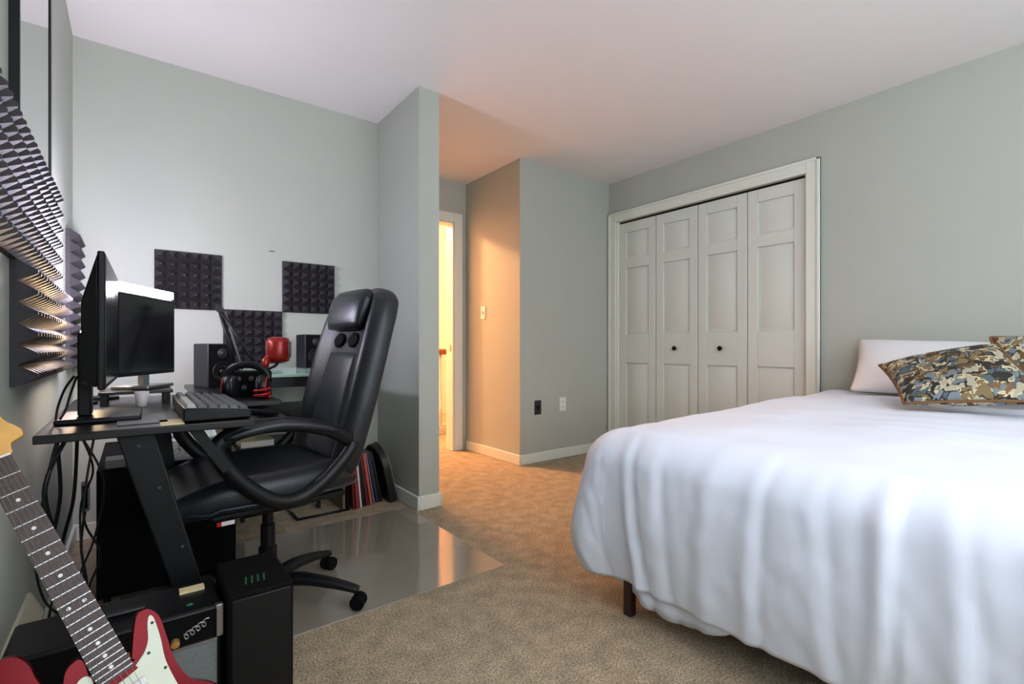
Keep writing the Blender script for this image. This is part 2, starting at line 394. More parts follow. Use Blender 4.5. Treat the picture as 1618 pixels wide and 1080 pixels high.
# wall plates
def plate(name, label, cat, loc, rz, m, holes):
    t = thing(name, label, cat, loc, rz)
    obj('cover_plate', bx(-0.036, 0.036, -0.006, 0, -0.058, 0.058), m, t, bevel=0.003)
    for h in holes: obj(*h(t)) if False else h(t)
    return t
def recept(t):
    for z in (-0.021, 0.021):
        bm = B(); box(bm, -0.016, 0.016, -0.009, -0.005, z-0.014, z+0.014); o = obj('receptacle', bm, 'white', t, bevel=0.004)
        bm = B(); box(bm, -0.008, -0.005, -0.0095, -0.0085, z-0.005, z+0.006); box(bm, 0.005, 0.008, -0.0095, -0.0085, z-0.005, z+0.006); obj('slot', bm, 'matte', o)
plate('wall_outlet', 'white power outlet low on the green wall left of the closet', 'outlet', (2.894, YW, 0.455), 0, 'white', [recept])
def jack(t):
    obj('jack_insert', bx(-0.012, 0.012, -0.009, -0.005, -0.016, 0.016), 'matte', t, bevel=0.002)
plate('wall_jack', 'dark grey wall plate low on the green wall by the hallway corner', 'wall plate', (2.615, YW, 0.447), 0, 'dgrey', [jack])
def toggle(t):
    obj('toggle', bx(-0.005, 0.005, -0.018, -0.005, -0.01, 0.012), 'white', t, bevel=0.002)
plate('light_switch', 'white light switch on the warm lit hallway wall', 'light switch', (XO, 3.574, 1.24), -PI/2, 'white', [toggle])

# ------------------------------------------------------------------ foam tiles
def tile_mesh():
    bm = B(); s = 0.305; n = 6; c = s/n; b0, b1 = 0.014, 0.048
    box(bm, 0, s, -b0, 0, 0, s)
    for i in range(n):
        for k in range(n):
            x0, z0 = i*c, k*c
            q = [bm.verts.new((x, -b0, z)) for x, z in ((x0, z0), (x0+c, z0), (x0+c, z0+c), (x0, z0+c))]
            e = 0.42
            p = [bm.verts.new((x0+c*a, -b1, z0+c*d)) for a, d in ((e, e), (1-e, e), (1-e, 1-e), (e, 1-e))]
            bm.faces.new(p)
            for j in range(4): bm.faces.new((q[j], q[(j+1) % 4], p[(j+1) % 4], p[j]))
    return bm
tile0 = obj('acoustic_foam_tile', tile_mesh(), 'foam')
first = [True]
def tile(loc, rz, label, group):
    o = tile0 if first[0] else tile0.copy()
    if not first[0]: C.objects.link(o)
    first[0] = False
    o.location = loc; o.rotation_euler = (0, 0, rz); tag(o, label, 'foam panel', group)
G1 = 'foam tiles on the back wall'
tile((0.083, YB, 1.142), 0, 'pyramid foam tile on back wall, brightly lit, just above right of the facing monitor', G1)
tile((0.395, YB, 0.845), 0, 'black pyramid foam tile on back wall behind the boom arm and red microphone', G1)
tile((0.702, YB, 1.147), 0, 'black pyramid foam tile on back wall high up, left of the chair headrest', G1)
tile((0.992, YB, 0.845), 0, 'black pyramid foam tile half hidden behind the chair back, against the partition', G1)
G2 = 'foam tiles on the left wall'
lab = {(1.02, 1): 'upper row foam tile at the left frame edge, nearest the camera', (1.325, 1): 'upper row foam tile on left wall, second from the frame edge',
       (1.63, 1): 'upper row foam tile directly under the near half of the mirror', (1.935, 1): 'upper row foam tile under the far end of the mirror',
       (2.855, 1): 'upper row foam tile in the room corner, lit purplish, alone beyond a gap',
       (0.95, 0): 'lower row foam tile at the very left frame edge, only its tips showing', (1.65, 0): 'lower row foam tile with the black side edge, above the desk end',
       (1.955, 0): 'lower row foam tile in the middle of the ridged block behind the near monitor', (2.26, 0): 'lower row foam tile at the far end of the ridged block beside the near monitor',
       (2.855, 0): 'lower row foam tile in the room corner, just left of the near monitor'}
for (y, r), lb in lab.items():
    # local +X -> world +Y, protruding (-Y local) -> +X world
    tile((XL, y, 1.147 if r else 0.842), PI/2, lb, G2)
# mirror
t = thing('wall_mirror', 'tall mirror with thin black frame on left wall above the foam', 'mirror', (XL, 1.64, 1.465))
obj('glass', bx(0.004, 0.016, 0.012, 0.55, 0.012, 0.80), 'mirror', t)
bm = B(); box(bm, 0.0, 0.019, 0, 0.012, 0, 0.81); box(bm, 0.0, 0.019, 0.55, 0.575, 0, 0.81)
box(bm, 0.0, 0.019, 0.012, 0.55, 0, 0.012); box(bm, 0.0, 0.019, 0.012, 0.55, 0.80, 0.81)
obj('mirror_frame', bm, 'blackm', t)
# nail hole mark
tag(obj('wall_hook', bx(0, 0.03, -0.006, 0, 0, 0.008), 'grey', loc=(0.63, YB, 1.50)), 'tiny grey hook on back wall between the two upper foam tiles', 'hook')

# ------------------------------------------------------------------ desk
DZ = 0.74
t = thing('computer_desk', 'black L-shaped computer desk with slanted metal legs', 'desk', (0, 1.5, 0))
bm = B(); prism(bm, [(-0.178, 0), (0.265, 0), (0.265, 0.50), (0.44, 0.50), (0.44, 1.62), (0.21, 1.62), (0.21, 0.98), (-0.178, 0.98)], DZ-0.02, DZ)
obj('desktop', bm, 'deskblk', t, bevel=0.003)
def legpanel(y, xt0, xb0, wt, wb):
    bm = B(); prism(bm, [(xt0, DZ-0.02), (xt0+wt, DZ-0.02), (xb0+wb, 0.0045), (xb0, 0.0045)], y, y+0.03, Matrix(((1,0,0,0),(0,0,1,0),(0,1,0,0),(0,0,0,1))))
    return bm
lg = obj('leg', legpanel(0.03, -0.035, 0.165, 0.077, 0.055), 'blackm', t, bevel=0.004)
for x, z in ((-0.012, 0.69), (0.03, 0.58), (0.078, 0.42)):
    bm = B(); lathe(bm, [(0.005, 0), (0.005, 0.003), (0.002, 0.004)], 10, Matrix.Translation((x+0.02, 0.03, z)) @ Matrix.Rotation(PI/2, 4, 'X'))
    obj('bolt', bm, 'dgrey', lg)
bm = B(); prism(bm, [(0.11, DZ-0.02), (0.145, DZ-0.02), (0.215, 0.6), (0.195, 0.59)], 0.06, 0.085, Matrix(((1,0,0,0),(0,0,1,0),(0,1,0,0),(0,0,0,1))))
obj('brace', bm, 'blackm', t)
obj('foot_bar', bx(-0.15, 0.3, 0.03, 0.06, 0, 0.03), 'blackm', t, bevel=0.004)
obj('leg', legpanel(0.74, 0.05, 0.12, 0.05, 0.05), 'blackm', t)
obj('leg', legpanel(1.55, 0.38, 0.38, 0.04, 0.04), 'blackm', t)
obj('leg', legpanel(1.50, 0.23, 0.23, 0.04, 0.04), 'blackm', t)

# monitors
def monitor(name, label, P0, P1, z0, z1, thick, framem, lightback):
    # P0 left/near end, P1 far end, face towards the right of P0->P1
    P0 = Vector((*P0, 0)); P1 = Vector((*P1, 0)); d = (P1-P0); L = d.length; d.normalize()
    nrm = Vector((d.y, -d.x, 0))
    t = thing(name, label, 'monitor', ((P0+P1)/2).to_tuple()[:2] + (z0,), math.atan2(d.y, d.x))
    h = z1-z0
    # local x along panel, local -y = facing
    bm = B(); box(bm, -L/2, L/2, -thick*0.35, thick*0.25, 0, h); obj('housing', bm, framem, t, bevel=0.004)
    bm = B()
    a = [bm.verts.new((x*L*0.495, thick*0.25, h/2+z*h*0.485)) for x, z in ((-1,-1),(1,-1),(1,1),(-1,1))]
    b = [bm.verts.new((x*L*0.42, thick*1.6, h/2-0.05+z*h*0.30)) for x, z in ((-1,-1),(1,-1),(1,1),(-1,1))]
    bm.faces.new(b); bm.faces.new(list(reversed(a)))
    for q in range(4): bm.faces.new((a[q], a[(q+1) % 4], b[(q+1) % 4], b[q]))
    obj('rear_cover', bm, framem, t, bevel=0.006)
    obj('screen', bx(-L/2+0.008, L/2-0.008, -thick*0.35-0.0015, -thick*0.35+0.001, 0.014, h-0.008), 'screen', t)
    return t, L, h
m1, L1, h1 = monitor('computer_monitor', 'black monitor seen edge-on at the desk end, facing the chair', (-0.063, 1.505), (-0.051, 2.04), 0.835, 1.163, 0.024, 'black', 0)
m1w = m1.location
bm = B(); box(bm, -0.06, 0.0, 0.032, 0.06, -0.08, 0.14); obj('stand_neck', bm, 'black', m1, bevel=0.004)
bm = B(); box(bm, -0.12, 0.10, -0.075, 0.10, DZ-0.835, DZ-0.835+0.014); obj('stand_base', bm, 'black', m1, bevel=0.005)
m2, L2, h2 = monitor('computer_monitor', 'dark screened monitor facing the camera below a bright light bar', (-0.052, 2.10), (0.125, 2.44), 0.835, 1.125, 0.022, 'black', 0)
bm = B(); box(bm, -0.018, 0.018, 0.0, 0.02, -0.045, 0.12); obj('stand_neck', bm, 'silver', m2)
bm = B(); box(bm, -0.09, 0.09, -0.05, 0.07, -0.048, -0.036); obj('stand_base', bm, 'silver', m2, bevel=0.003)
# light bar on monitor 2
t = thing('monitor_light_bar', 'glowing white light bar lying along the top of the facing monitor', 'lamp', (m2.location.x, m2.location.y, 1.125), m2.rotation_euler.z)
bm = B(); box(bm, -L2/2+0.0, L2/2, -0.004, 0.03, 0.006, 0.034); obj('diffuser', bm, 'lamp', t, bevel=0.004)
bm = B(); box(bm, -0.02, 0.02, 0.0, 0.024, -0.0, 0.008); obj('clip', bm, 'grey', t)
# riser
t = thing('monitor_riser', 'low black riser shelf under the facing monitor', 'shelf', (-0.095, 2.12, DZ))
obj('shelf_board', bx(0, 0.205, 0, 0.24, 0.036, 0.046), 'deskblk', t, bevel=0.002)
for x, y in ((0.01, 0.01), (0.185, 0.01), (0.01, 0.22), (0.185, 0.22)):
    obj('leg', bx(x-0.005, x+0.012, y, y+0.012, 0, 0.036), 'blackm', t)
# small desk items
t = thing('drinking_cup', 'small cream cup standing in front of the riser shelf', 'cup', (0.02, 2.04, DZ))
bm = B(); lathe(bm, [(0.012, 0), (0.014, 0.003), (0.021, 0.05), (0.019, 0.05), (0.012, 0.006)], 20); obj('cup_body', bm, 'b_white', t, smooth=True)
t = thing('tv_box', 'small black box on desk beside the riser', 'box', (0.11, 2.02, DZ))
obj('shell', bx(0.0, 0.075, 0, 0.07, 0, 0.022), 'black', t, bevel=0.004); obj('front_port', bx(0.02, 0.05, -0.001, 0.001, 0.007, 0.013), 'dgrey', t)
tag(obj('paper_note', bx(0, 0.05, 0, 0.1, 0, 0.003), 'cream', loc=(0.052, 1.505, DZ)), 'cream paper note peeking out beside the keyboard', 'paper')
tag(obj('mouse_pad', bx(-0.065, 0.04, 0.0, 0.22, 0, 0.003), 'dgrey', loc=(0.03, 1.56, DZ)), 'thin grey pad between monitor base and keyboard', 'mouse pad')
# keyboard
t = thing('keyboard', 'black keyboard with light edge keys at the front desk edge', 'keyboard', (0.1, 1.515, DZ+0.003))
bm = B(); prism(bm, [(0, 0), (0.157, 0), (0.157, 0.022), (0, 0.036)], 0, 0.455, Matrix(((1,0,0,0),(0,0,1,0),(0,1,0,0),(0,0,0,1))))
obj('case', bm, 'black', t, bevel=0.004)
for r in range(6):
    for c in range(20):
        x = 0.008+r*0.0245; y = 0.008+c*0.0222; z = 0.0365-(0.014*(x/0.157))
        bm = B(); 
        a = [bm.verts.new(v) for v in ((x, y, z), (x+0.021, y, z-0.0015), (x+0.021, y+0.0185, z-0.0015), (x, y+0.0185, z))]
        b = [bm.verts.new(v) for v in ((x+0.003, y+0.003, z+0.009), (x+0.018, y+0.003, z+0.0075), (x+0.017, y+0.0135, z+0.0085), (x+0.004, y+0.0135, z+0.010))]
        bm.faces.new(list(reversed(a))); bm.faces.new(b)
        for q in range(4): bm.faces.new((a[q], a[(q+1) % 4], b[(q+1) % 4], b[q]))
        if (r*20+c) >= 100:
            break
        obj('keycap', bm, 'keylight' if (r == 0 and c < 12) else 'key', t)
bm = B()
for c in range(20):
    y = 0.008+c*0.0222; box(bm, 0.1305, 0.1485, y+0.002, y+0.017, 0.022, 0.031)
o = obj('keycap_row', bm, 'key', t); o['kind'] = 'stuff'
# mouse
t = thing('computer_mouse', 'low rounded black mouse on the desk behind the keyboard', 'mouse', (0.19, 2.14, DZ), 0.3)
def dome(lx, ly, h, seg=20, rings=6):
    bm = B(); R = []
    for i in range(rings):
        a = PI/2*i/rings; R.append([bm.verts.new((lx*math.cos(a)*math.cos(2*PI*k/seg), ly*math.cos(a)*math.sin(2*PI*k/seg), h*math.sin(a))) for k in range(seg)])
    top = bm.verts.new((0, 0, h))
    for i in range(rings-1):
        for k in range(seg): bm.faces.new((R[i][k], R[i][(k+1) % seg], R[i+1][(k+1) % seg], R[i+1][k]))
    for k in range(seg): bm.faces.new((R[-1][k], R[-1][(k+1) % seg], top))
    bm.faces.new(list(reversed(R[0]))); return bm
obj('mouse_shell', dome(0.058, 0.034, 0.036), 'black', t, smooth=True)
bm = B(); lathe(bm, [(0.008, -0.003), (0.008, 0.003)], 12, Matrix.Translation((-0.03, 0, 0.031)) @ Matrix.Rotation(PI/2, 4, 'X')); obj('scroll_wheel', bm, 'grey', t)

# speakers
def speaker(loc, rz, label, w_, d_, h_):
    t = thing('desktop_speaker', label, 'speaker', loc, rz, 'desktop speakers')
    obj('cabinet', bx(-w_/2, w_/2, 0, d_, 0, h_), 'dgrey', t, bevel=0.004)
    obj('baffle', bx(-w_/2+0.004, w_/2-0.004, -0.003, 0.001, 0.004, h_-0.004), 'matte', t)
    rx = Matrix.Translation((0, -0.003, h_*0.36)) @ Matrix.Rotation(PI/2, 4, 'X')
    r = w_*0.36
    bm = B(); lathe(bm, [(r, 0), (r, 0.004), (r*0.9, 0.006), (r*0.82, 0.002), (r*0.3, -0.001), (r*0.28, 0.004), (0.002, 0.007)], 24, rx); o = obj('woofer', bm, 'black', t, smooth=True)
    rx = Matrix.Translation((0, -0.003, h_*0.78)) @ Matrix.Rotation(PI/2, 4, 'X')
    bm = B(); lathe(bm, [(r*0.5, 0), (r*0.48, 0.004), (r*0.2, 0.001), (r*0.18, 0.005), (0.001, 0.006)], 20, rx); obj('tweeter', bm, 'dgrey', t, smooth=True)
    return t
speaker((0.345, 2.80, DZ), 0.35, 'black bookshelf speaker on the desk left of the boom arm', 0.135, 0.14, 0.215)
# glass topped side table
t = thing('side_table', 'black side table with a pale green glass top behind the chair', 'table', (0.42, 2.32, 0))
obj('glass_top', bx(0, 0.46, 0, 0.80, 0.805, 0.82), 'glassgreen', t, bevel=0.003)
obj('apron', bx(0.015, 0.445, 0.015, 0.785, 0.76, 0.805), 'blackm', t)
for x, y in ((0.03, 0.64), (0.425, 0.64), (0.03, 0.77), (0.425, 0.77)): obj('leg', bx(x, x+0.02, y, y+0.02, 0, 0.76), 'blackm', t)
obj('upper_shelf', bx(0.02, 0.44, 0.05, 0.75, 0.60, 0.62), 'deskblk', t); obj('lower_shelf', bx(0.0, 0.46, 0.44, 0.79, 0.41, 0.43), 'deskblk', t)
speaker((0.82, 2.90, 0.82), 0.1, 'black speaker on the green glass table just left of the chair', 0.12, 0.14, 0.19)

# boom arm + microphone
t = thing('microphone_boom_arm', 'black folding microphone boom arm clamped to the desk', 'microphone stand', (0, 0, 0))
def rod(pts, r, m, name, par, **k): return obj(name, tube(B(), pts, r, 10, **k), m, par, smooth=True)
e0 = Vector((0.355, 2.40, DZ)); e1 = Vector((0.352, 2.40, 0.83)); e2 = Vector((0.289, 2.43, 1.10)); e3 = Vector((0.425, 2.315, 0.835))
bm = B(); lathe(bm, [(0.03, 0), (0.03, 0.012), (0.012, 0.016), (0.012, 0.1)], 18, Matrix.Translation(e0)); obj('base_clamp', bm, 'blackm', t, smooth=False)
rod([e1, e2], 0.008, 'blackm', 'lower_arm', t); rod([e1+Vector((0.02, 0, 0.01)), e2+Vector((0.02, 0, -0.01))], 0.005, 'grey', 'spring_rod', t)
rod([e2, e3], 0.0065, 'blackm', 'upper_arm', t)
bm = B(); lathe(bm, [(0.014, -0.012), (0.014, 0.012)], 14, Matrix.Translation(e2) @ Matrix.Rotation(PI/2, 4, 'X')); obj('elbow_joint', bm, 'black', t)
mc = Vector((0.487, 2.27, 0.925))
t = thing('studio_microphone', 'red studio microphone with grey mesh side on the boom arm', 'microphone', mc.to_tuple(), 0.2)
bm = B(); lathe(bm, [(0.030, -0.052), (0.044, -0.046), (0.048, -0.03), (0.048, 0.032), (0.04, 0.05), (0.02, 0.056)], 24); obj('body_shell', bm, 'redmic', t, smooth=True)
bm = B()
for k in range(7):
    a = math.radians(-60+k*16); x, y = 0.0495*math.cos(a), 0.0495*math.sin(a)
    tube(bm, [(x, y, -0.03), (x, y, 0.034)], 0.0022, 6)
tube(bm, [(0.0495*math.cos(math.radians(a)), 0.0495*math.sin(math.radians(a)), 0.034) for a in range(-64, 44, 6)], 0.003, 6)
o = obj('mesh_grille', bm, 'grey', t, smooth=True)
bm = B(); tube(bm, [(-0.045, -0.01, -0.03), (-0.06, -0.02, -0.045), (-0.062, -0.02, -0.07), (-0.05, 0.0, -0.09)], [0.012, 0.017, 0.014, 0.008], 12); obj('swivel_mount', bm, 'redmic', t, smooth=True)
bm = B(); tube(bm, [(0, 0, -0.05), (-0.01, 0, -0.066), (-0.055, 0.02, -0.09)], 0.006, 8); obj('yoke', bm, 'black', t, smooth=True)
# warm fill light added behind the near monitor, shaped as a small lamp
t = thing('warm_fill_lamp', 'small added warm fill light low behind the edge-on monitor', 'lamp', (-0.125, 2.24, 0.74))
bm = B(); lathe(bm, [(0.025, 0), (0.025, 0.008), (0.006, 0.012), (0.006, 0.2)], 16); obj('lamp_base', bm, 'black', t)
bm = B(); lathe(bm, [(0.012, 0.2), (0.022, 0.215), (0.026, 0.235), (0.02, 0.255), (0.004, 0.262)], 16); obj('lamp_bulb', bm, 'fillwarm', t, smooth=True)
lampdata('warm_fill', (-0.125, 2.24, 1.03), 3.0, (1.0, 0.66, 0.36), 0.02)
t = thing('desk_lamp', 'bright cool white desk lamp standing hidden behind the edge-on monitor', 'lamp', (-0.095, 2.42, 0.74))
bm = B(); lathe(bm, [(0.05, 0), (0.05, 0.01), (0.008, 0.016), (0.008, 0.38)], 20); obj('lamp_base', bm, 'black', t)
bm = B(); lathe(bm, [(0.012, 0.38), (0.024, 0.39), (0.028, 0.41), (0.02, 0.43), (0.004, 0.437)], 16); obj('lamp_bulb', bm, 'lamp', t, smooth=True)
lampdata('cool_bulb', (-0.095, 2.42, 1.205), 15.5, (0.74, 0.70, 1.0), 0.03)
# headphones (black with red rings) on the desk wing
def headphones(loc, rz, label):
    t = thing('headphones', label, 'headphones', loc, rz)
    pts = [(0.075*math.cos(a), 0, 0.075+0.055*math.sin(a)) for a in [math.radians(x) for x in range(-10, 191, 10)]]
    obj('headband', tube(B(), pts, 0.009, 10, flat=1.6), 'black', t, smooth=True)
    for s in (-1, 1):
        mt = Matrix.Translation((s*0.058, 0, 0.045)) @ Matrix.Rotation(s*PI/2, 4, 'Y')
        bm = B(); lathe(bm, [(0.03, -0.012), (0.042, -0.01), (0.045, 0.0), (0.043, 0.016), (0.03, 0.024), (0.003, 0.026)], 24, mt); cup = obj('ear_cup', bm, 'black', t, smooth=True)
        bm = B(); tube(bm, [(mt @ Vector((0.038*math.cos(a), 0.038*math.sin(a), 0.018))) for a in [2*PI*k/24 for k in range(25)]], 0.0035, 8, cap=False); obj('ring', bm, 'redp', cup, smooth=True)
        bm = B(); lathe(bm, [(0.022, -0.02), (0.04, -0.018), (0.042, -0.01)], 24, mt); obj('ear_pad', bm, 'leather', t, smooth=True)
    return t
headphones((0.345, 2.13, DZ), -0.45, 'black headphones with red rings standing on the desk corner')
t = thing('audio_interface', 'small black audio box with grey dials behind the headphones', 'audio box', (0.30, 2.225, DZ), -0.15)
obj('case', bx(0, 0.15, 0, 0.1, 0, 0.1), 'matte', t, bevel=0.005)
for x, z in ((0.03, 0.07), (0.075, 0.07), (0.12, 0.07), (0.05, 0.035), (0.1, 0.035)):
    bm = B(); lathe(bm, [(0.011, 0), (0.01, 0.012), (0.003, 0.013)], 14, Matrix.Translation((x, 0, z)) @ Matrix.Rotation(PI/2, 4, 'X')); obj('dial', bm, 'dgrey', t, smooth=False)
t = thing('red_cable', 'bright red coiled cable beside the black headphones', 'cable', (0.385, 2.06, DZ))
bm = B(); tube(bm, [(0.028*math.cos(a*0.9), 0.022*math.sin(a*0.9), 0.006+0.0025*a) for a in [k*0.35 for k in range(48)]], 0.0035, 8); obj('coil', bm, 'redp', t, smooth=True)

# ------------------------------------------------------------------ under the desk
t = thing('storage_cabinet', 'big matte black cabinet under the desk behind the slanted leg', 'cabinet', (-0.108, 2.30, 0.004))
obj('body', bx(0, 0.443, 0.012, 0.70, 0.02, 0.486), 'matte', t, bevel=0.004)
obj('door', bx(0.004, 0.439, 0, 0.012, 0.03, 0.478), 'matte', t, bevel=0.003)
for x in (0.02, 0.36):
    for y in (0.03, 0.72): obj('foot', bx(x, x+0.02, y, y+0.02, 0, 0.02), 'black', t)
t = thing('magazine', 'white magazine with a dark picture, open on the black cabinet', 'magazine', (0.03, 2.34, 0.491), 0.0)
mt = Matrix.Rotation(math.radians(14), 4, 'X')
obj('pages', box(B(), 0, 0.26, 0, 0.36, 0, 0.012, mt), 'paper', t); obj('picture', box(B(), 0.02, 0.12, 0.03, 0.33, 0.012, 0.0128, mt), 'printed', t)
obj('text_page', box(B(), 0.13, 0.25, 0.03, 0.33, 0.012, 0.0128, mt), 'palegreen', t)
obj('prop', bx(0.02, 0.24, 0.3, 0.34, -0.001, 0.072), 'matte', t)
tag(obj('cable_box', bx(0, 0.06, 0, 0.1, 0, 0.03), 'grey', loc=(-0.085, 2.33, 0.490), bevel=0.003), 'small grey box on the left end of the black cabinet', 'box')
t = thing('paperback_book', 'pale green book on the low shelf, seen through the armrest loop', 'book', (0.425, 2.775, 0.4305), 0.0)
obj('book_block', bx(0.0, 0.15, 0, 0.16, 0.003, 0.028), 'paper', t); obj('book_cover', bx(-0.002, 0.152, -0.002, 0.162, 0.028, 0.031), 'palegreen', t); obj('book_cover', bx(-0.002, 0.152, -0.002, 0.162, 0, 0.003), 'palegreen', t)
# power strip standing on cabinet side
t = thing('power_strip', 'grey power strip upright between wall and black cabinet', 'power strip', (-0.145, 2.24, 0.37))
obj('housing', bx(0, 0.022, 0, 0.03, 0, 0.1), 'grey', t, bevel=0.003)
obj('socket_row', bx(0.004, 0.018, -0.002, 0.0, 0.01, 0.09), 'matte', t)
obj('cable', tube(B(), spline([(0.01, 0.015, 0.0), (0.0, 0.01, -0.12), (0.015, 0.0, -0.26), (0.0, -0.05, -0.368)]), 0.004, 8), 'black', t, smooth=True)

# hanging cables
cabs = [
 [(-0.13, 1.60, 0.717), (-0.165, 1.56, 0.60), (-0.14, 1.62, 0.42), (-0.12, 1.60, 0.25), (-0.10, 1.66, 0.01)],
 [(-0.15, 1.66, 0.717), (-0.17, 1.64, 0.58), (-0.15, 1.70, 0.40), (-0.17, 1.68, 0.22), (-0.13, 1.74, 0.01)],
 [(-0.10, 1.58, 0.717), (-0.06, 1.60, 0.60), (-0.08, 1.66, 0.45), (-0.12, 1.66, 0.30), (-0.12, 1.70, 0.01)],
 [(-0.16, 1.72, 0.717), (-0.155, 1.76, 0.55), (-0.175, 1.8, 0.38), (-0.15, 1.82, 0.2), (-0.16, 1.85, 0.01)],
 [(-0.12, 1.75, 0.717), (-0.09, 1.78, 0.60), (-0.12, 1.84, 0.48), (-0.11, 1.82, 0.28), (-0.09, 1.88, 0.01)],
 [(-0.14, 1.56, 0.717), (-0.18, 1.58, 0.50), (-0.17, 1.60, 0.34), (-0.10, 1.62, 0.22), (-0.06, 1.66, 0.01)],
 [(-0.13, 1.90, 0.717), (-0.14, 1.92, 0.50), (-0.17, 1.96, 0.30), (-0.12, 1.98, 0.01)],
 [(-0.08, 1.64, 0.717), (-0.10, 1.62, 0.52), (-0.07, 1.66, 0.40), (-0.10, 1.72, 0.26), (-0.08, 1.76, 0.01)],
]
for i, c in enumerate(cabs):
    o = obj('power_cable', tube(B(), spline(c), 0.0026 if i % 3 else 0.0045, 8), 'black', smooth=True)
    tag(o, ('thin' if i % 3 else 'thick') + ' black cable hanging down behind the left end of the desk', 'cable', 'cables hanging under the desk')
for c in ([(-0.125, 1.72, 0.86), (-0.14, 1.69, 0.83), (-0.150, 1.66, 0.79), (-0.153, 1.645, 0.757)], [(-0.12, 1.73, 0.86), (-0.128, 1.68, 0.82), (-0.136, 1.66, 0.78), (-0.146, 1.65, 0.757)]):
    tag(obj('monitor_cable', tube(B(), spline(c), 0.0028, 8), 'black', smooth=True), ('outermost' if c[0][0] < -0.121 else 'innermost') + ' of two thin cables dropping from the edge-on monitor to the desktop', 'cable', 'cables behind the near monitor')

# ------------------------------------------------------------------ amplifier and tower
t = thing('guitar_amplifier', 'small black combo guitar amplifier with silver grille cloth', 'amplifier', (-0.20, 1.29, 0))
AW, AD, AH = 0.36, 0.17, 0.352
obj('cabinet', bx(0, AW, 0, AD, 0.01, AH), 'black', t, bevel=0.008)
obj('control_panel', bx(0.012, AW-0.012, -0.004, 0.002, AH-0.066, AH-0.006), 'matte', t)
obj('grille_cloth', bx(0.012, AW-0.012, -0.005, 0.002, 0.03, AH-0.072), 'grille', t)
obj('trim_strip', bx(0.012, AW-0.012, -0.007, 0.0, AH-0.073, AH-0.068), 'silver', t)
for k in range(3):
    bm = B(); lathe(bm, [(0.009, 0), (0.008, 0.012), (0.002, 0.013)], 14, Matrix.Translation((0.27-k*0.04, -0.004, AH-0.054)) @ Matrix.Rotation(PI/2, 4, 'X')); obj('knob', bm, 'gold', t)
# script badge as looping strokes
bm = B(); pts = []
for k in range(60):
    u = k/59; pts.append((0.285+0.045*u+0.006*math.sin(u*26), -0.006, AH-0.048+0.022*u+0.007*math.cos(u*26)))
tube(bm, pts, 0.0018, 6); obj('script_badge', bm, 'silver', t, smooth=True)
obj('corner_guard', bx(AW-0.014, AW+0.002, -0.003, 0.012, AH-0.07, AH+0.002), 'silver', t, bevel=0.002)
o = obj('power_light', dome(0.008, 0.006, 0.004, 12, 3), 'greenled', t, smooth=True); o.location = (0.30, 0.04, AH)
obj('price_sticker', bx(0.285, 0.335, 0.105, 0.13, AH, AH+0.006), 'cream', t)
obj('handle', bx(0.10, 0.22, 0.075, 0.095, AH+0.001, AH+0.008), 'dgrey', t, bevel=0.003)
for x in (0.02, AW-0.04): 
    for y in (0.02, AD-0.04): obj('foot', bx(x, x+0.02, y, y+0.02, 0, 0.01), 'black', t)
t = thing('computer_tower', 'narrow black computer tower with green lit marks on top', 'computer', (0.166, 1.25, 0))
TW, TD, TH = 0.136, 0.22, 0.38
obj('case', bx(0, TW, 0, TD, 0.008, TH), 'matte', t, bevel=0.005)
obj('front_panel', bx(0.006, TW-0.006, -0.004, 0.001, 0.02, TH-0.01), 'black', t, bevel=0.003)
for k in range(4):
    bm = B(); prism(bm, [(0.040+k*0.013, 0.045), (0.044+k*0.013, 0.045), (0.050+k*0.013, 0.085), (0.046+k*0.013, 0.085)], TH, TH+0.0012); obj('lit_mark', bm, 'greenled', t)
for x in (0.01, TW-0.03):
    for y in (0.01, TD-0.03): obj('foot', bx(x, x+0.02, y, y+0.02, 0, 0.008), 'black', t)

# ------------------------------------------------------------------ electric guitar
a = Vector((-0.386, 0.297, 0.873)).normalized(); n_ = Vector((0.071, -0.934, 0.35)); n_ = (n_-a*n_.dot(a)).normalized(); x_ = a.cross(n_)
s = 0.848
E = Vector((-0.0214, 1.025, 0.398)); O = E-a*0.262*s
t = bpy.data.objects.new('electric_guitar', None); C.objects.link(t)
t.matrix_world = Matrix(((x_.x*s, a.x*s, n_.x*s, O.x), (x_.y*s, a.y*s, n_.y*s, O.y), (x_.z*s, a.z*s, n_.z*s, O.z), (0, 0, 0, 1)))
tag(t, 'red electric guitar with white pickguard leaning at lower left', 'guitar')
out = [(0,0),(.07,.003),(.115,.028),(.135,.07),(.132,.11),(.115,.145),(.094,.17),(.086,.20),(.085,.235),(.091,.275),(.095,.305),(.095,.325),(.087,.342),(.076,.347),(.065,.343),(.052,.322),(.038,.295),(.030,.278),
       (.028,.272),(-.028,.272),(-.028,.325),(-.040,.333),(-.056,.325),(-.068,.306),(-.082,.312),(-.089,.34),(-.089,.372),(-.098,.396),(-.116,.405),(-.135,.392),(-.142,.35),(-.132,.29),(-.112,.24),(-.104,.20),(-.115,.16),(-.135,.11),(-.135,.065),(-.11,.02),(-.06,.002)]
def smoothpoly(p, n=5):
    P = p + p[:3]; r = []
    for i in range(len(p)):
        p0, p1, p2, p3 = [Vector(p[(i+j-1) % len(p)]) for j in range(4)]
        for k in range(n):
            u = k/n; r.append(tuple(0.5*((2*p1)+(p2-p0)*u+(2*p0-5*p1+4*p2-p3)*u*u+(3*p1-p0-3*p2+p3)*u**3)))
    return r
bm = B(); prism(bm, smoothpoly(out, 4), -0.044, 0.0)
o = obj('body', bm, 'red', t); bv = o.modifiers.new('bevel', 'BEVEL'); bv.width = 0.011; bv.segments = 5; bv.limit_method = 'ANGLE'; bv.angle_limit = math.radians(60)
for p in o.data.polygons: p.use_smooth = True
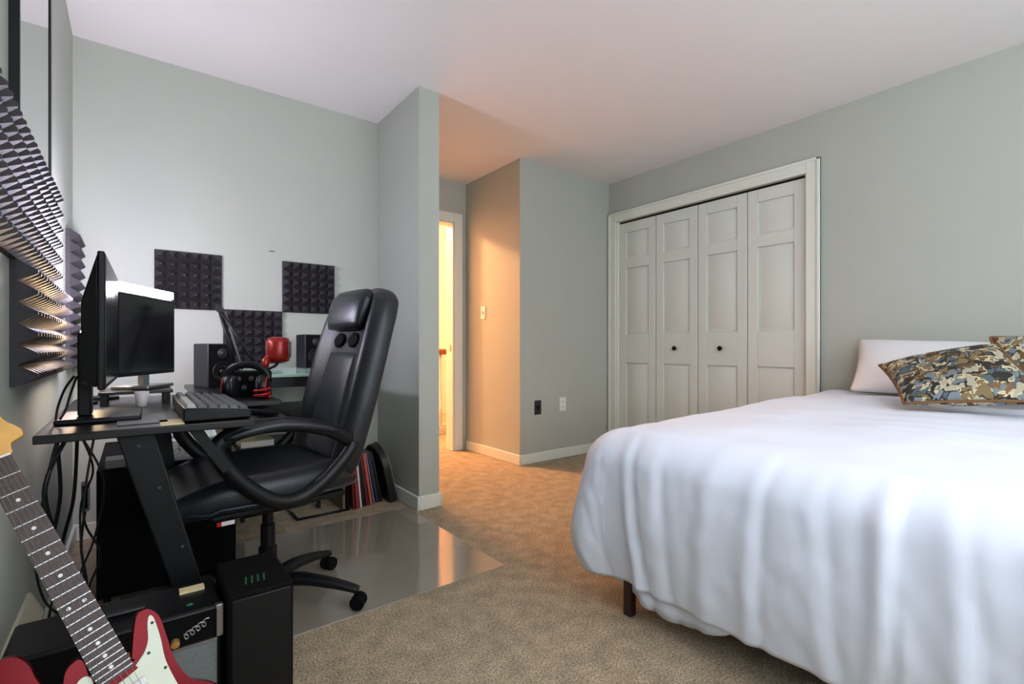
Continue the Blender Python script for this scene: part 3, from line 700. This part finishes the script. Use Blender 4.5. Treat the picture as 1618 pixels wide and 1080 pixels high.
o.modifiers.new('wn', 'WEIGHTED_NORMAL')
pg = [(.02,.06),(.06,.055),(.098,.075),(.100,.11),(.085,.145),(.072,.17),(.070,.20),(.072,.24),(.080,.275),(.085,.305),(.0865,.325),(.082,.330),(.074,.318),(.064,.292),(.052,.276),(.04,.268),(.03,.262),
      (.028,.255),(-.028,.255),(-.030,.290),(-.038,.300),(-.050,.296),(-.062,.28),(-.075,.25),(-.078,.21),(-.07,.17),(-.055,.12),(-.03,.08)]
bm = B(); prism(bm, smoothpoly(pg, 3), 0.0003, 0.0026); obj('pickguard', bm, 'guard', t)
for k in range(3):
    y = 0.125+k*0.052; bm = B(); box(bm, -0.035, 0.035, y-0.008, y+0.008, 0.0026, 0.009); pk = obj('pickup', bm, 'white', t, bevel=0.003)
    bm = B()
    for j in range(6): lathe(bm, [(0.0025, 0.009), (0.0022, 0.0098)], 8, Matrix.Translation((-0.026+j*0.0104, y, 0)))
    obj('pole_pieces', bm, 'silver', pk)
for x, y in ((.055,.11),(.075,.085),(.035,.08)):
    bm = B(); lathe(bm, [(0.011, 0.0026), (0.009, 0.012), (0.002, 0.013)], 16, Matrix.Translation((x, y, 0))); obj('control_knob', bm, 'white', t)
for x, y in ((.055,.268),(.081,.315),(.066,.225),(-.045,.28)):
    bm = B(); lathe(bm, [(0.003, 0.0026), (0.002, 0.004)], 8, Matrix.Translation((x, y, 0))); obj('screw', bm, 'dgrey', t)
bm = B(); box(bm, -0.036, 0.036, 0.07, 0.098, 0.0, 0.012); obj('bridge', bm, 'chrome', t, bevel=0.002)
NUT, END = 0.738, 0.266
bm = B()
def neckw(y): return 0.0215+(0.028-0.0215)*(NUT-y)/(NUT-END)
sec = []
for y, d in ((0.27, 0.020), (0.32, 0.020), (0.36, 0.016), (0.6, 0.014), (0.73, 0.013), (0.745, 0.012)):
    w_ = neckw(y); sec.append([bm.verts.new((w_*math.cos(th), y, 0.006+d*1.0*math.sin(th)*1.05)) for th in [PI+PI*k/10 for k in range(11)]])
for i in range(len(sec)-1):
    for k in range(10): bm.faces.new((sec[i][k], sec[i][k+1], sec[i+1][k+1], sec[i+1][k]))
for i in range(len(sec)-1): bm.faces.new((sec[i][0], sec[i+1][0], sec[i+1][-1], sec[i][-1]))
bm.faces.new(sec[0]); bm.faces.new(sec[-1])
obj('neck', bm, 'maple', t, smooth=False)
bm = B(); prism(bm, [(-neckw(END), END), (neckw(END), END), (0.0215, NUT), (-0.0215, NUT)], 0.006, 0.0125); fb = obj('fretboard', bm, 'rose', t)
sc = 0.648
for k in range(1, 23):
    y = NUT-sc*(1-2**(-k/12)); w_ = neckw(y); bm = B(); box(bm, -w_, w_, y-0.0009, y+0.0009, 0.0125, 0.0136); obj('fret', bm, 'silver', t)
for k in (3, 5, 7, 9, 12, 15, 17, 19, 21):
    y = NUT-sc*(1-(2**(-k/12)+2**(-(k-1)/12))/2)
    for x in ((-0.012, 0.012) if k == 12 else (0,)):
        bm = B(); lathe(bm, [(0.0035, 0.0125), (0.0035, 0.0129)], 12, Matrix.Translation((x, y, 0))); obj('inlay_dot', bm, 'pearl', t)
bm = B(); box(bm, -0.0215, 0.0215, NUT, NUT+0.004, 0.006, 0.0155); obj('nut', bm, 'pearl', t)
for j in range(6):
    f = -1+2*j/5; obj('string', tube(B(), [(f*0.026, 0.085, 0.0125), (f*0.0175, NUT, 0.0158)], 0.0007-0.00006*j, 5), 'silver', t)
hs = [(-.0215,.742),(.0215,.742),(.026,.752),(.030,.762),(.048,.768),(.052,.78),(.046,.792),(.036,.81),(.028,.85),(.018,.862),(-.005,.872),(-.03,.862),(-.034,.85),(-.03,.79),(-.026,.76)]
bm = B(); prism(bm, smoothpoly(hs, 3), -0.010, 0.004); h = obj('headstock', bm, 'maple', t, bevel=0.002)
for k in range(6):
    bm = B(); lathe(bm, [(0.0035, 0.004), (0.003, 0.013)], 8, Matrix.Translation((-0.02+0.003*k, 0.772+k*0.016, 0))); obj('tuning_post', bm, 'silver', h)
# stand (its yoke is under the body)
t = thing('guitar_stand', 'black tubular stand holding the red guitar', 'stand', (0.06, 0.97, 0))
bk = O-Vector((0.06, 0.97, 0))
yk = Vector((bk.x, bk.y, bk.z-0.012))
obj('post', tube(B(), [(0.0, 0.10, 0.02), (yk.x-0.0, yk.y+0.10, yk.z+0.05)], 0.009, 10), 'blackm', t, smooth=True)
obj('cradle', tube(B(), spline([(yk.x-0.09, yk.y-0.055, yk.z+0.03), (yk.x-0.09, yk.y-0.03, yk.z-0.012), (yk.x-0.06, yk.y+0.10, yk.z+0.02), (yk.x+0.06, yk.y+0.10, yk.z+0.02), (yk.x+0.09, yk.y-0.03, yk.z-0.012), (yk.x+0.09, yk.y-0.055, yk.z+0.03)]), 0.007, 10), 'blackm', t, smooth=True)
for p in ((-0.16, -0.12, 0.01), (0.18, -0.12, 0.01), (0.0, 0.20, 0.01)):
    obj('leg', tube(B(), [(0, 0.10, 0.05), p], 0.008, 10), 'blackm', t, smooth=True)

# ------------------------------------------------------------------ office chair
CX, CYc = 0.38, 1.93
t = thing('office_chair', 'black leather high-back office chair with loop armrests, turned to the desk', 'office chair', (CX, CYc, 0.004), math.radians(6))
# local: chair faces -X, width along Y
def sq(th, e): 
    c_, s_ = math.cos(th), math.sin(th)
    return math.copysign(abs(c_)**e, c_), math.copysign(abs(s_)**e, s_)
def loft(rings, cap=True):
    bm = B(); R = [[bm.verts.new(p) for p in r] for r in rings]; n = len(R[0])
    for i in range(len(R)-1):
        for k in range(n): bm.faces.new((R[i][k], R[i][(k+1) % n], R[i+1][(k+1) % n], R[i+1][k]))
    if cap: bm.faces.new(list(reversed(R[0]))); bm.faces.new(R[-1])
    return bm
def backpt(h):   # centre line of the back, h 0..1 -> (x, z), normal (pointing to front)
    P = [(0.20, 0.47), (0.235, 0.60), (0.275, 0.75), (0.315, 0.90), (0.355, 1.03), (0.385, 1.11), (0.395, 1.165)]
    f = h*(len(P)-1); i = min(int(f), len(P)-2); u = f-i
    p0, p1, p2, p3 = [Vector(P[max(0, min(len(P)-1, i+j-1))]) for j in range(4)]
    p = 0.5*((2*p1)+(p2-p0)*u+(2*p0-5*p1+4*p2-p3)*u*u+(3*p1-p0-3*p2+p3)*u**3)
    d = (p2-p1).normalized(); return p, Vector((-d.y, d.x))
def wid(h):
    K = [(0, .21), (.1, .235), (.3, .25), (.5, .25), (.7, .235), (.85, .21), (.94, .175), (1, .12)]
    for i in range(len(K)-1):
        if h <= K[i+1][0]: u = (h-K[i][0])/(K[i+1][0]-K[i][0]); return K[i][1]*(1-u)+K[i+1][1]*u
    return K[-1][1]
rings = []
N = 40
for i in range(27):
    h = i/26; p, nm = backpt(h); hw = wid(h); th_ = 0.048*(1 if h < 0.85 else max(0.35, 1-(h-0.85)*3.6))
    if h < 0.06: th_ *= 0.6+h*6
    ring = []
    for k in range(N):
        th = 2*PI*k/N; cy, sx = sq(th, 0.6); wy = cy*hw; q = sx*th_
        if q > 0:
            f = abs(cy)
            q += (0.028*math.exp(-((f-0.82)/0.16)**2) - 0.018*math.exp(-(f/0.55)**4))*(1 if h < 0.9 else 0.3)
        c3 = p+nm*q; ring.append((c3.x, wy, c3.y))
    rings.append(ring)
obj('backrest', loft(rings), 'leather', t, smooth=True, sub=1)
# centre inset panel of the back (front)
rings = []
for i in range(16):
    h = 0.06+0.44*i/15; p, nm = backpt(h); hw = 0.135-0.02*(i/15); e = 0.018*math.sin(PI*min(1, max(0, (i+0.4)/15.8)))**0.3+0.002
    ring = []
    for k in range(24):
        th = 2*PI*k/24; cy, sx = sq(th, 0.7); c3 = p+nm*(0.034+sx*e); ring.append((c3.x, cy*hw, c3.y))
    rings.append(ring)
obj('lumbar_panel', loft(rings), 'leather2', t, smooth=True)
# stitched openings (shoulder insets) between panel and headrest
for sgn in (-1, 1):
    rings = []
    for i in range(6):
        h = 0.525+0.07*i/5; p, nm = backpt(h); ring = []
        for k in range(12):
            th = 2*PI*k/12; c3 = p+nm*(0.040+0.004*math.sin(th)); ring.append((c3.x, sgn*0.062+math.cos(th)*0.045*math.sin(PI*(i+0.5)/6), c3.y))
        rings.append(ring)
    obj('shoulder_slot', loft(rings), 'matte', t, smooth=True)
rings = []
for i in range(13):
    h = 0.605+0.32*i/12; p, nm = backpt(h); v = math.sin(PI*(0.04+0.92*i/12))**0.45; ring = []
    for k in range(28):
        th = 2*PI*k/28; cy, sx = sq(th, 0.65); c3 = p+nm*(0.064+sx*0.04*v); ring.append((c3.x, cy*(0.15*(0.75+0.25*v)), c3.y))
    rings.append(ring)
obj('headrest', loft(rings), 'leather', t, smooth=True)
# seat
rings = []
for i in range(22):
    u = i/21; x = -0.335+0.585*u; hw = 0.262*(math.sin(PI*(0.06+0.88*u))**0.22); ring = []
    zc = 0.468+0.012*u-0.03*max(0, 0.25-u)/0.25; th_ = 0.058*(math.sin(PI*min(0.5, 0.08+u*1.1))**0.6)
    if u > 0.9: th_ *= 0.8
    for k in range(N):
        th = 2*PI*k/N; cy, sz = sq(th, 0.55); z = zc+sz*th_
        if sz > 0: z += 0.016*math.exp(-((abs(cy)-0.85)/0.15)**2)-0.008*math.exp(-(cy/0.5)**4)
        ring.append((x, cy*hw, z))
    rings.append(ring)
obj('seat', loft(rings), 'leather', t, smooth=True, sub=1)
obj('seat_piping', tube(B(), [(-0.025+0.29*sq(2*PI*k/48, 0.5)[0], 0.264*sq(2*PI*k/48, 0.5)[1], 0.455-0.01*(1 if k % 48 in range(16, 33) else 0)) for k in range(49)], 0.005, 8, cap=False), 'leather2', t, smooth=True)
obj('seat_pan', bx(-0.22, 0.20, -0.2, 0.2, 0.405, 0.425), 'black', t, bevel=0.006)
obj('tilt_mechanism', bx(-0.10, 0.12, -0.07, 0.07, 0.355, 0.405), 'black', t, bevel=0.012)
o = obj('care_label', bx(-0.20, -0.165, -0.232, -0.229, 0.402, 0.414), 'b_white', t); o['label'] = 'small white and red label'
obj('label_stripe', bx(-0.212, -0.20, -0.232, -0.2285, 0.402, 0.414), 'redp', o)
obj('label_tab', bx(-0.214, -0.16, -0.229, -0.20, 0.408, 0.414), 'black', t)
for sgn in (-1, 1):
    y = sgn*0.275
    pts = [(0.185, y*0.93, 0.62), (0.10, y, 0.668), (0.0, y, 0.694), (-0.09, y, 0.70), (-0.17, y, 0.688), (-0.22, y, 0.655), (-0.205, y, 0.60), (-0.14, y, 0.52), (-0.06, y*0.99, 0.462), (0.02, y*0.97, 0.455), (0.10, y*0.97, 0.50), (0.18, y*0.95, 0.575), (0.20, y*0.93, 0.61)]
    pts = [(p[0], p[1], p[2]-0.007) for p in pts]
    P = spline(pts, 6); rr = []
    for p in P: rr.append(0.019)
    arm = obj('armrest', tube(B(), P, rr, 12, flat=1.25), 'black', t, smooth=True)
    rings = []
    for i in range(14):
        u = i/13; x = -0.21+0.34*u; z = 0.693-0.03*abs(u-0.45)**1.6*3.2; v = math.sin(PI*(0.05+0.9*u))**0.35
        rings.append([(x, y+0.036*v*sq(2*PI*k/20, .7)[0], z+0.017*v*sq(2*PI*k/20, .7)[1]) for k in range(20)])
    obj('arm_pad', loft(rings), 'leather', arm, smooth=True)
    obj('arm_bracket', bx(-0.05, 0.05, min(sgn*0.19, sgn*0.275), max(sgn*0.19, sgn*0.275), 0.425, 0.44), 'black', arm, bevel=0.004)
bm = B(); lathe(bm, [(0.038, 0.05), (0.042, 0.10), (0.030, 0.11), (0.030, 0.22), (0.024, 0.225), (0.024, 0.30), (0.018, 0.305), (0.018, 0.36)], 20); obj('gas_column', bm, 'black', t, smooth=False)
for k in range(5):
    an = math.radians(-44+72*k); d = Vector((math.cos(an), math.sin(an), 0)); R_ = 0.325
    pts = [d*0.02+Vector((0, 0, 0.095)), d*0.12+Vector((0, 0, 0.105)), d*0.24+Vector((0, 0, 0.088)), d*R_+Vector((0, 0, 0.066))]
    lg = obj('base_arm', tube(B(), spline(pts, 5), [0.034-0.0011*i for i in range(16)], 12, flat=0.75), 'black', t, smooth=True)
    side = Vector((-d.y, d.x, 0)); c0 = d*R_+Vector((0, 0, 0.026))
    bm = B()
    for s2 in (-1, 1):
        cc = c0+side*s2*0.015
        mt = Matrix.Translation(cc) @ side.to_track_quat('Z', 'Y').to_matrix().to_4x4()
        lathe(bm, [(0.012, -0.011), (0.023, -0.011), (0.026, -0.006), (0.026, 0.006), (0.023, 0.011), (0.012, 0.011)], 18, mt)
    ca = obj('caster', bm, 'matte', lg, smooth=False)
# mat
t = tag(obj('chair_mat', bx(0.0, 1.30, 0, 0.96, 0, 0.004), 'mat', loc=(-0.04, 1.69, 0.0), bevel=0.001), 'translucent glossy chair mat lying on the carpet under the office chair', 'chair mat')

# ------------------------------------------------------------------ rack, sleeves, case
t = thing('wire_rack', 'thin black wire rack frame on the floor left of the record sleeves', 'rack', (0.70, 2.81, 0))
def wire(pts, par, nm='rail', r=0.006): return obj(nm, tube(B(), pts, r, 8), 'blackm', par, smooth=True)
wire([(0, 0, 0.008), (0.28, 0, 0.008), (0.28, 0.32, 0.008), (0, 0.32, 0.008), (0, 0, 0.008)], t, 'base_frame', 0.007)
wire([(0.272, 0.0, 0.01), (0.262, -0.01, 0.40), (0.24, 0.0, 0.62)], t, 'upright')
wire([(0.245, 0.30, 0.01), (0.24, 0.30, 0.62)], t, 'upright'); wire([(0.24, 0.0, 0.62), (0.24, 0.30, 0.62)], t, 'top_bar')
obj('end_panel', bx(0.250, 0.265, 0.02, 0.28, 0.0, 0.335), 'b_tan', t, bevel=0.003)
specs = [('b_darkred', .013, 'dark red record sleeve, first at the left end of the row'), ('b_red', .018, 'bright red record sleeve beside the first white spine'), ('b_white', .013, 'white record sleeve between two red ones'),
         ('b_black', .012, 'black record sleeve right of the white one'), ('b_darkred', .02, 'wide dark red sleeve in the middle of the row'), ('b_coral', .016, 'coral red sleeve leaning in the middle of the row'), ('b_grey', .010, 'thin grey sleeve right of the coral one'),
         ('b_navy', .022, 'dark navy sleeve next to the round-topped case'), ('b_black', .016, 'black sleeve touching the round-topped case')]
x = 1.0
for i, (mm, th_, lb) in enumerate(specs):
    lean = math.radians(-3-1.1*i)
    t = thing('record_sleeve', lb, 'record', (x, 2.80+0.006*i, 0), 0, 'record sleeves on the floor'); t.rotation_euler = (0, lean, 0)
    hh = 0.312 + (0.0 if i % 3 else 0.006)
    obj('jacket', bx(0, th_-0.002, 0, 0.30, 0.002, hh), mm, t, bevel=0.0015)
    obj('record_edge', bx(0.002, th_-0.004, 0.02, 0.303, 0.01, hh-0.006), 'b_black', t)
    x += th_+0.0075
t = thing('instrument_case', 'black round-topped case with pale edging leaning on the partition', 'case', (1.222, 2.79, 0)); t.rotation_euler = (0, math.radians(-12), 0)
prof = [(0, 0), (0.30, 0), (0.315, 0.10), (0.30, 0.22), (0.25, 0.30), (0.15, 0.345), (0.05, 0.31), (0, 0.22)]
PM = Matrix(((0,0,1,0),(1,0,0,0),(0,1,0,0),(0,0,0,1)))
sp_ = [(max(0.0, p[0]), max(0.0, p[1])) for p in smoothpoly(prof, 4)]
bm = B(); prism(bm, sp_, 0, 0.05, PM); obj('shell', bm, 'b_black', t, bevel=0.006)
obj('edging', tube(B(), [(0.047, p[0], p[1]+0.001) for p in sp_ if p[1] > 0.01], 0.0035, 6), 'b_tan', t, smooth=True)

# ------------------------------------------------------------------ bed
t = thing('platform_bed', 'low bed with dark wooden legs under the white duvet', 'bed', (1.362, -0.33, 0))
BL, BWd = 2.04, 1.50
for z0, z1, x0, x1, y0, y1 in ((0.20, 0.27, 0.05, 0.08, 0, BWd), (0.20, 0.27, BL-0.03, BL, 0, BWd)): obj('end_rail', bx(x0, x1, y0, y1, z0, z1), 'wood', t)
for y in (0, BWd-0.03): obj('side_rail', bx(0.03, BL-0.03, y, y+0.03, 0.20, 0.27), 'wood', t)
obj('slat_deck', bx(0.03, BL-0.03, 0.03, BWd-0.03, 0.25, 0.27), 'wood', t)
for x in (0.0, BL-0.045):
    for y in (0.02, BWd-0.07): obj('leg', bx(x, x+0.032, y, y+0.032, 0, 0.20), 'wood', t, bevel=0.003)
tag(obj('mattress', bx(0.02, BL, 0.02, BWd-0.02, 0.27, 0.555), 'pillow', loc=(1.36, -0.33, 0), bevel=0.05), 'white mattress mostly hidden beneath the duvet', 'mattress')
# duvet
X0, Y1, Y0 = 1.45, 1.165, -0.26      # edge lines where it starts to fall
def nz(x, y, z=0): return noise.noise(Vector((x, y, z)))
Rr = 0.115; HANG = 0.60
def ztop(x, y):
    u = (x-X0)
    return 0.645+0.022*min(1, max(0, u/1.3))+0.016*nz(x*2.2, y*2.4, 3.1)+0.006*nz(x*7, y*6, 1.7)+0.010*math.exp(-((x-3.0)/0.25)**2)*math.exp(-((y-0.95)/0.3)**2)
creases = [(1.04, 0.030, 0.5), (0.93, 0.012, 0.2), (0.62, 0.02, -0.3), (0.33, 0.034, -0.25), (0.21, 0.02, 0.4), (0.47, 0.014, 0.3)]
folds = [(1.02, 0.055, 0.030), (0.80, 0.03, 0.020), (0.56, 0.05, 0.014), (0.36, 0.028, 0.034), (0.24, 0.05, 0.018), (0.08, 0.05, 0.022), (-0.1, 0.06, 0.02)]
def drape(os_, ot, x, y, extra=0.0, inset=0.0, hang=HANG):
    # os_: overhang past foot line, ot: overhang past the far side line (both >= 0)
    r = max(os_, ot)
    if r <= 0: return Vector((x, y, ztop(x, y)))
    if os_ >= ot: th = (PI/4)*(ot/os_) if os_ > 0 else 0
    else: th = PI/2-(PI/4)*(os_/ot)
    dirv = Vector((-math.cos(th), math.sin(th), 0))
    bx_, by_ = min(max(x, X0), 9), y
    q = Rr*PI/2
    if r < q: an = r/Rr; outd = Rr*math.sin(an); dn = Rr*(1-math.cos(an)); k = r/q*0.35
    else: outd = Rr; dn = Rr+(r-q)*0.97; k = 0.35+0.65*(r-q)/(HANG-q)
    f = k
    per = (y if os_ >= ot else y) + th*0.25
    fo = 0
    for c, w_, am in folds:
        cc = c + 0.10*(f-0.5)*math.sin(c*9) - 0.03*f
        fo += am*(math.exp(-((per-cc)/w_)**2)-0.55*math.exp(-((per-cc-w_*1.7)/(w_*0.8))**2))
    fo *= 0.5*f**0.7
    for c, am, sl in creases:
        dd = per-(c-sl*0.12*(f-0.4)); fo -= am*f**0.6*math.exp(-abs(dd)/0.014)*(1 if f < 1 else 1)*0.55
        fo += am*f**0.6*0.55*math.exp(-((dd-0.035)/0.022)**2)
    if ot > os_: fo *= 0.2; 
    wr = 0.012*nz(per*7, f*3, 5.0)*f+0.004*nz(per*22, f*9+per*6, 2.0)*min(1, f*2)
    bul = (0.03-0.03*math.exp(-((th-0.9)/0.5)**2))*math.sin(PI*min(1, f))+0.15*f*math.exp(-((th-0.9)/0.6)**2)
    outd += (bul + fo + wr)-inset - 0.01*f*f
    outd -= 0.07*max(0, (f-0.72)/0.28)**2*math.exp(-((th-0.9)/0.7)**2)
    p = Vector((bx_, by_, 0))+dirv*outd
    p.z = ztop(bx_, by_)-dn + 0.012*nz(per*5, 9.0)*f + extra*f
    return p
def duvet_mesh():
    bm = B(); nS, nT = 190, 230; XH, YN0 = 3.38, -0.32; q = []
    for i in range(nS+1):
        row = []
        # s: -HANG .. XH-X0
        s_ = -HANG + (XH-X0+HANG)*i/nS
        for k in range(nT+1):
            v = -HANG + (Y1-(-0.26)+2*HANG)*k/nT    # distance inwards from far side line
            y = Y1-v
            os_ = max(0, -s_); ot = max(0, -v); on = max(0, v-(Y1+0.26))
            x = X0+max(0, s_)
            if on > 0:
                yy = -0.26
                p = drape(os_, on, x, yy); p.y = 2*yy-p.y
            else:
                p = drape(os_, ot, x, min(y, Y1))
            row.append(bm.verts.new(p))
        q.append(row)
    for i in range(nS):
        for k in range(nT): bm.faces.new((q[i][k], q[i+1][k], q[i+1][k+1], q[i][k+1]))
    return bm
dv = obj('duvet', duvet_mesh(), 'sheet', smooth=True)
so = dv.modifiers.new('thick', 'SOLIDIFY'); so.thickness = 0.022; so.offset = -1
tag(dv, 'plain white duvet spread over the bed and hanging to near the floor', 'duvet')
# lower layer peeping out under the hem near the corner
bm = B(); q = []
for i in range(25):
    y = 0.74+0.42*i/24; row = []
    for k in range(9):
        r = 0.42+(0.19+0.06*math.sin(PI*i/24)**0.7)*k/8
        p = drape(r, 0, X0, y, inset=0.035); row.append(bm.verts.new(p))
    q.append(row)
for i in range(24):
    for k in range(8): bm.faces.new((q[i][k], q[i+1][k], q[i+1][k+1], q[i][k+1]))
lo = obj('lower_layer', bm, 'sheet', dv, smooth=True); so = lo.modifiers.new('thick', 'SOLIDIFY'); so.thickness = 0.012; so.offset = -1

# pillows
def pillow(name, label, cat, c, th_, m, pip=None, grp=None, flop=0.0):
    TL, TR, BR, BL_ = [Vector(p) for p in c]; cen = (TL+TR+BR+BL_)/4
    nm = (TR-TL).cross(BL_-TL).normalized(); n = 26
    t = thing(name, label, cat, cen.to_tuple(), 0, grp)
    bm = B(); F = []; K = []
    for sgn in (1, -1):
        G = []
        for i in range(n+1):
            row = []
            for k in range(n+1):
                u, v = i/n*2-1, k/n*2-1
                pin = 1-0.07*(1-abs(u)**2)*0 
                uu = u*(1-0.06*(1-v*v)*abs(u)**3); vv = v*(1-0.06*(1-u*u)*abs(v)**3)
                a_ = (uu+1)/2; b_ = (vv+1)/2
                p = (TL*(1-a_)+TR*a_)*(1-b_)+(BL_*(1-a_)+BR*a_)*b_
                hgt = th_*(max(0, 1-abs(u)**3.0)*max(0, 1-abs(v)**3.0))**0.5
                hgt *= 1+0.10*nz(u*1.8+cen.x*3, v*1.8, cen.y)
                p = p+nm*sgn*hgt-cen
                row.append(p)
            G.append(row)
        F.append(G)
    V = [[bm.verts.new(p) for p in row] for row in F[0]]
    W = [[(V[i][k] if i in (0, n) or k in (0, n) else bm.verts.new(F[1][i][k])) for k in range(n+1)] for i in range(n+1)]
    for i in range(n):
        for k in range(n):
            bm.faces.new((V[i][k], V[i+1][k], V[i+1][k+1], V[i][k+1])); bm.faces.new((W[i][k], W[i][k+1], W[i+1][k+1], W[i+1][k]))
    obj('pillow_cover', bm, m, t, smooth=True)
    if pip:
        e = [F[0][i][0] for i in range(n)]+[F[0][n][k] for k in range(n)]+[F[0][n-i][n] for i in range(n)]+[F[0][0][n-k] for k in range(n+1)]
        obj('piping', tube(B(), e, 0.006, 8, cap=False), pip, t, smooth=True)
    return t
pillow('bed_pillow', 'plain white pillow leaning on the wall at the bed head', 'pillow', [(3.40, 1.06, 0.985), (3.40, 0.44, 0.96), (3.20, 0.40, 0.69), (3.19, 1.04, 0.69)], 0.065, 'pillow')
pillow('throw_cushion', 'patterned brown and blue cushion lying against the white pillow', 'cushion', [(3.02, 0.85, 0.845), (3.05, 0.42, 0.955), (2.63, 0.20, 0.74), (2.58, 0.64, 0.70)], 0.058, 'pattern', 'piping', 'patterned cushions on the bed')
pillow('throw_cushion', 'patterned cushion cut off by the right frame edge, behind the other', 'cushion', [(3.24, 0.47, 0.985), (3.27, 0.03, 1.0), (3.05, -0.02, 0.72), (3.03, 0.42, 0.72)], 0.05, 'pattern', 'piping', 'patterned cushions on the bed')
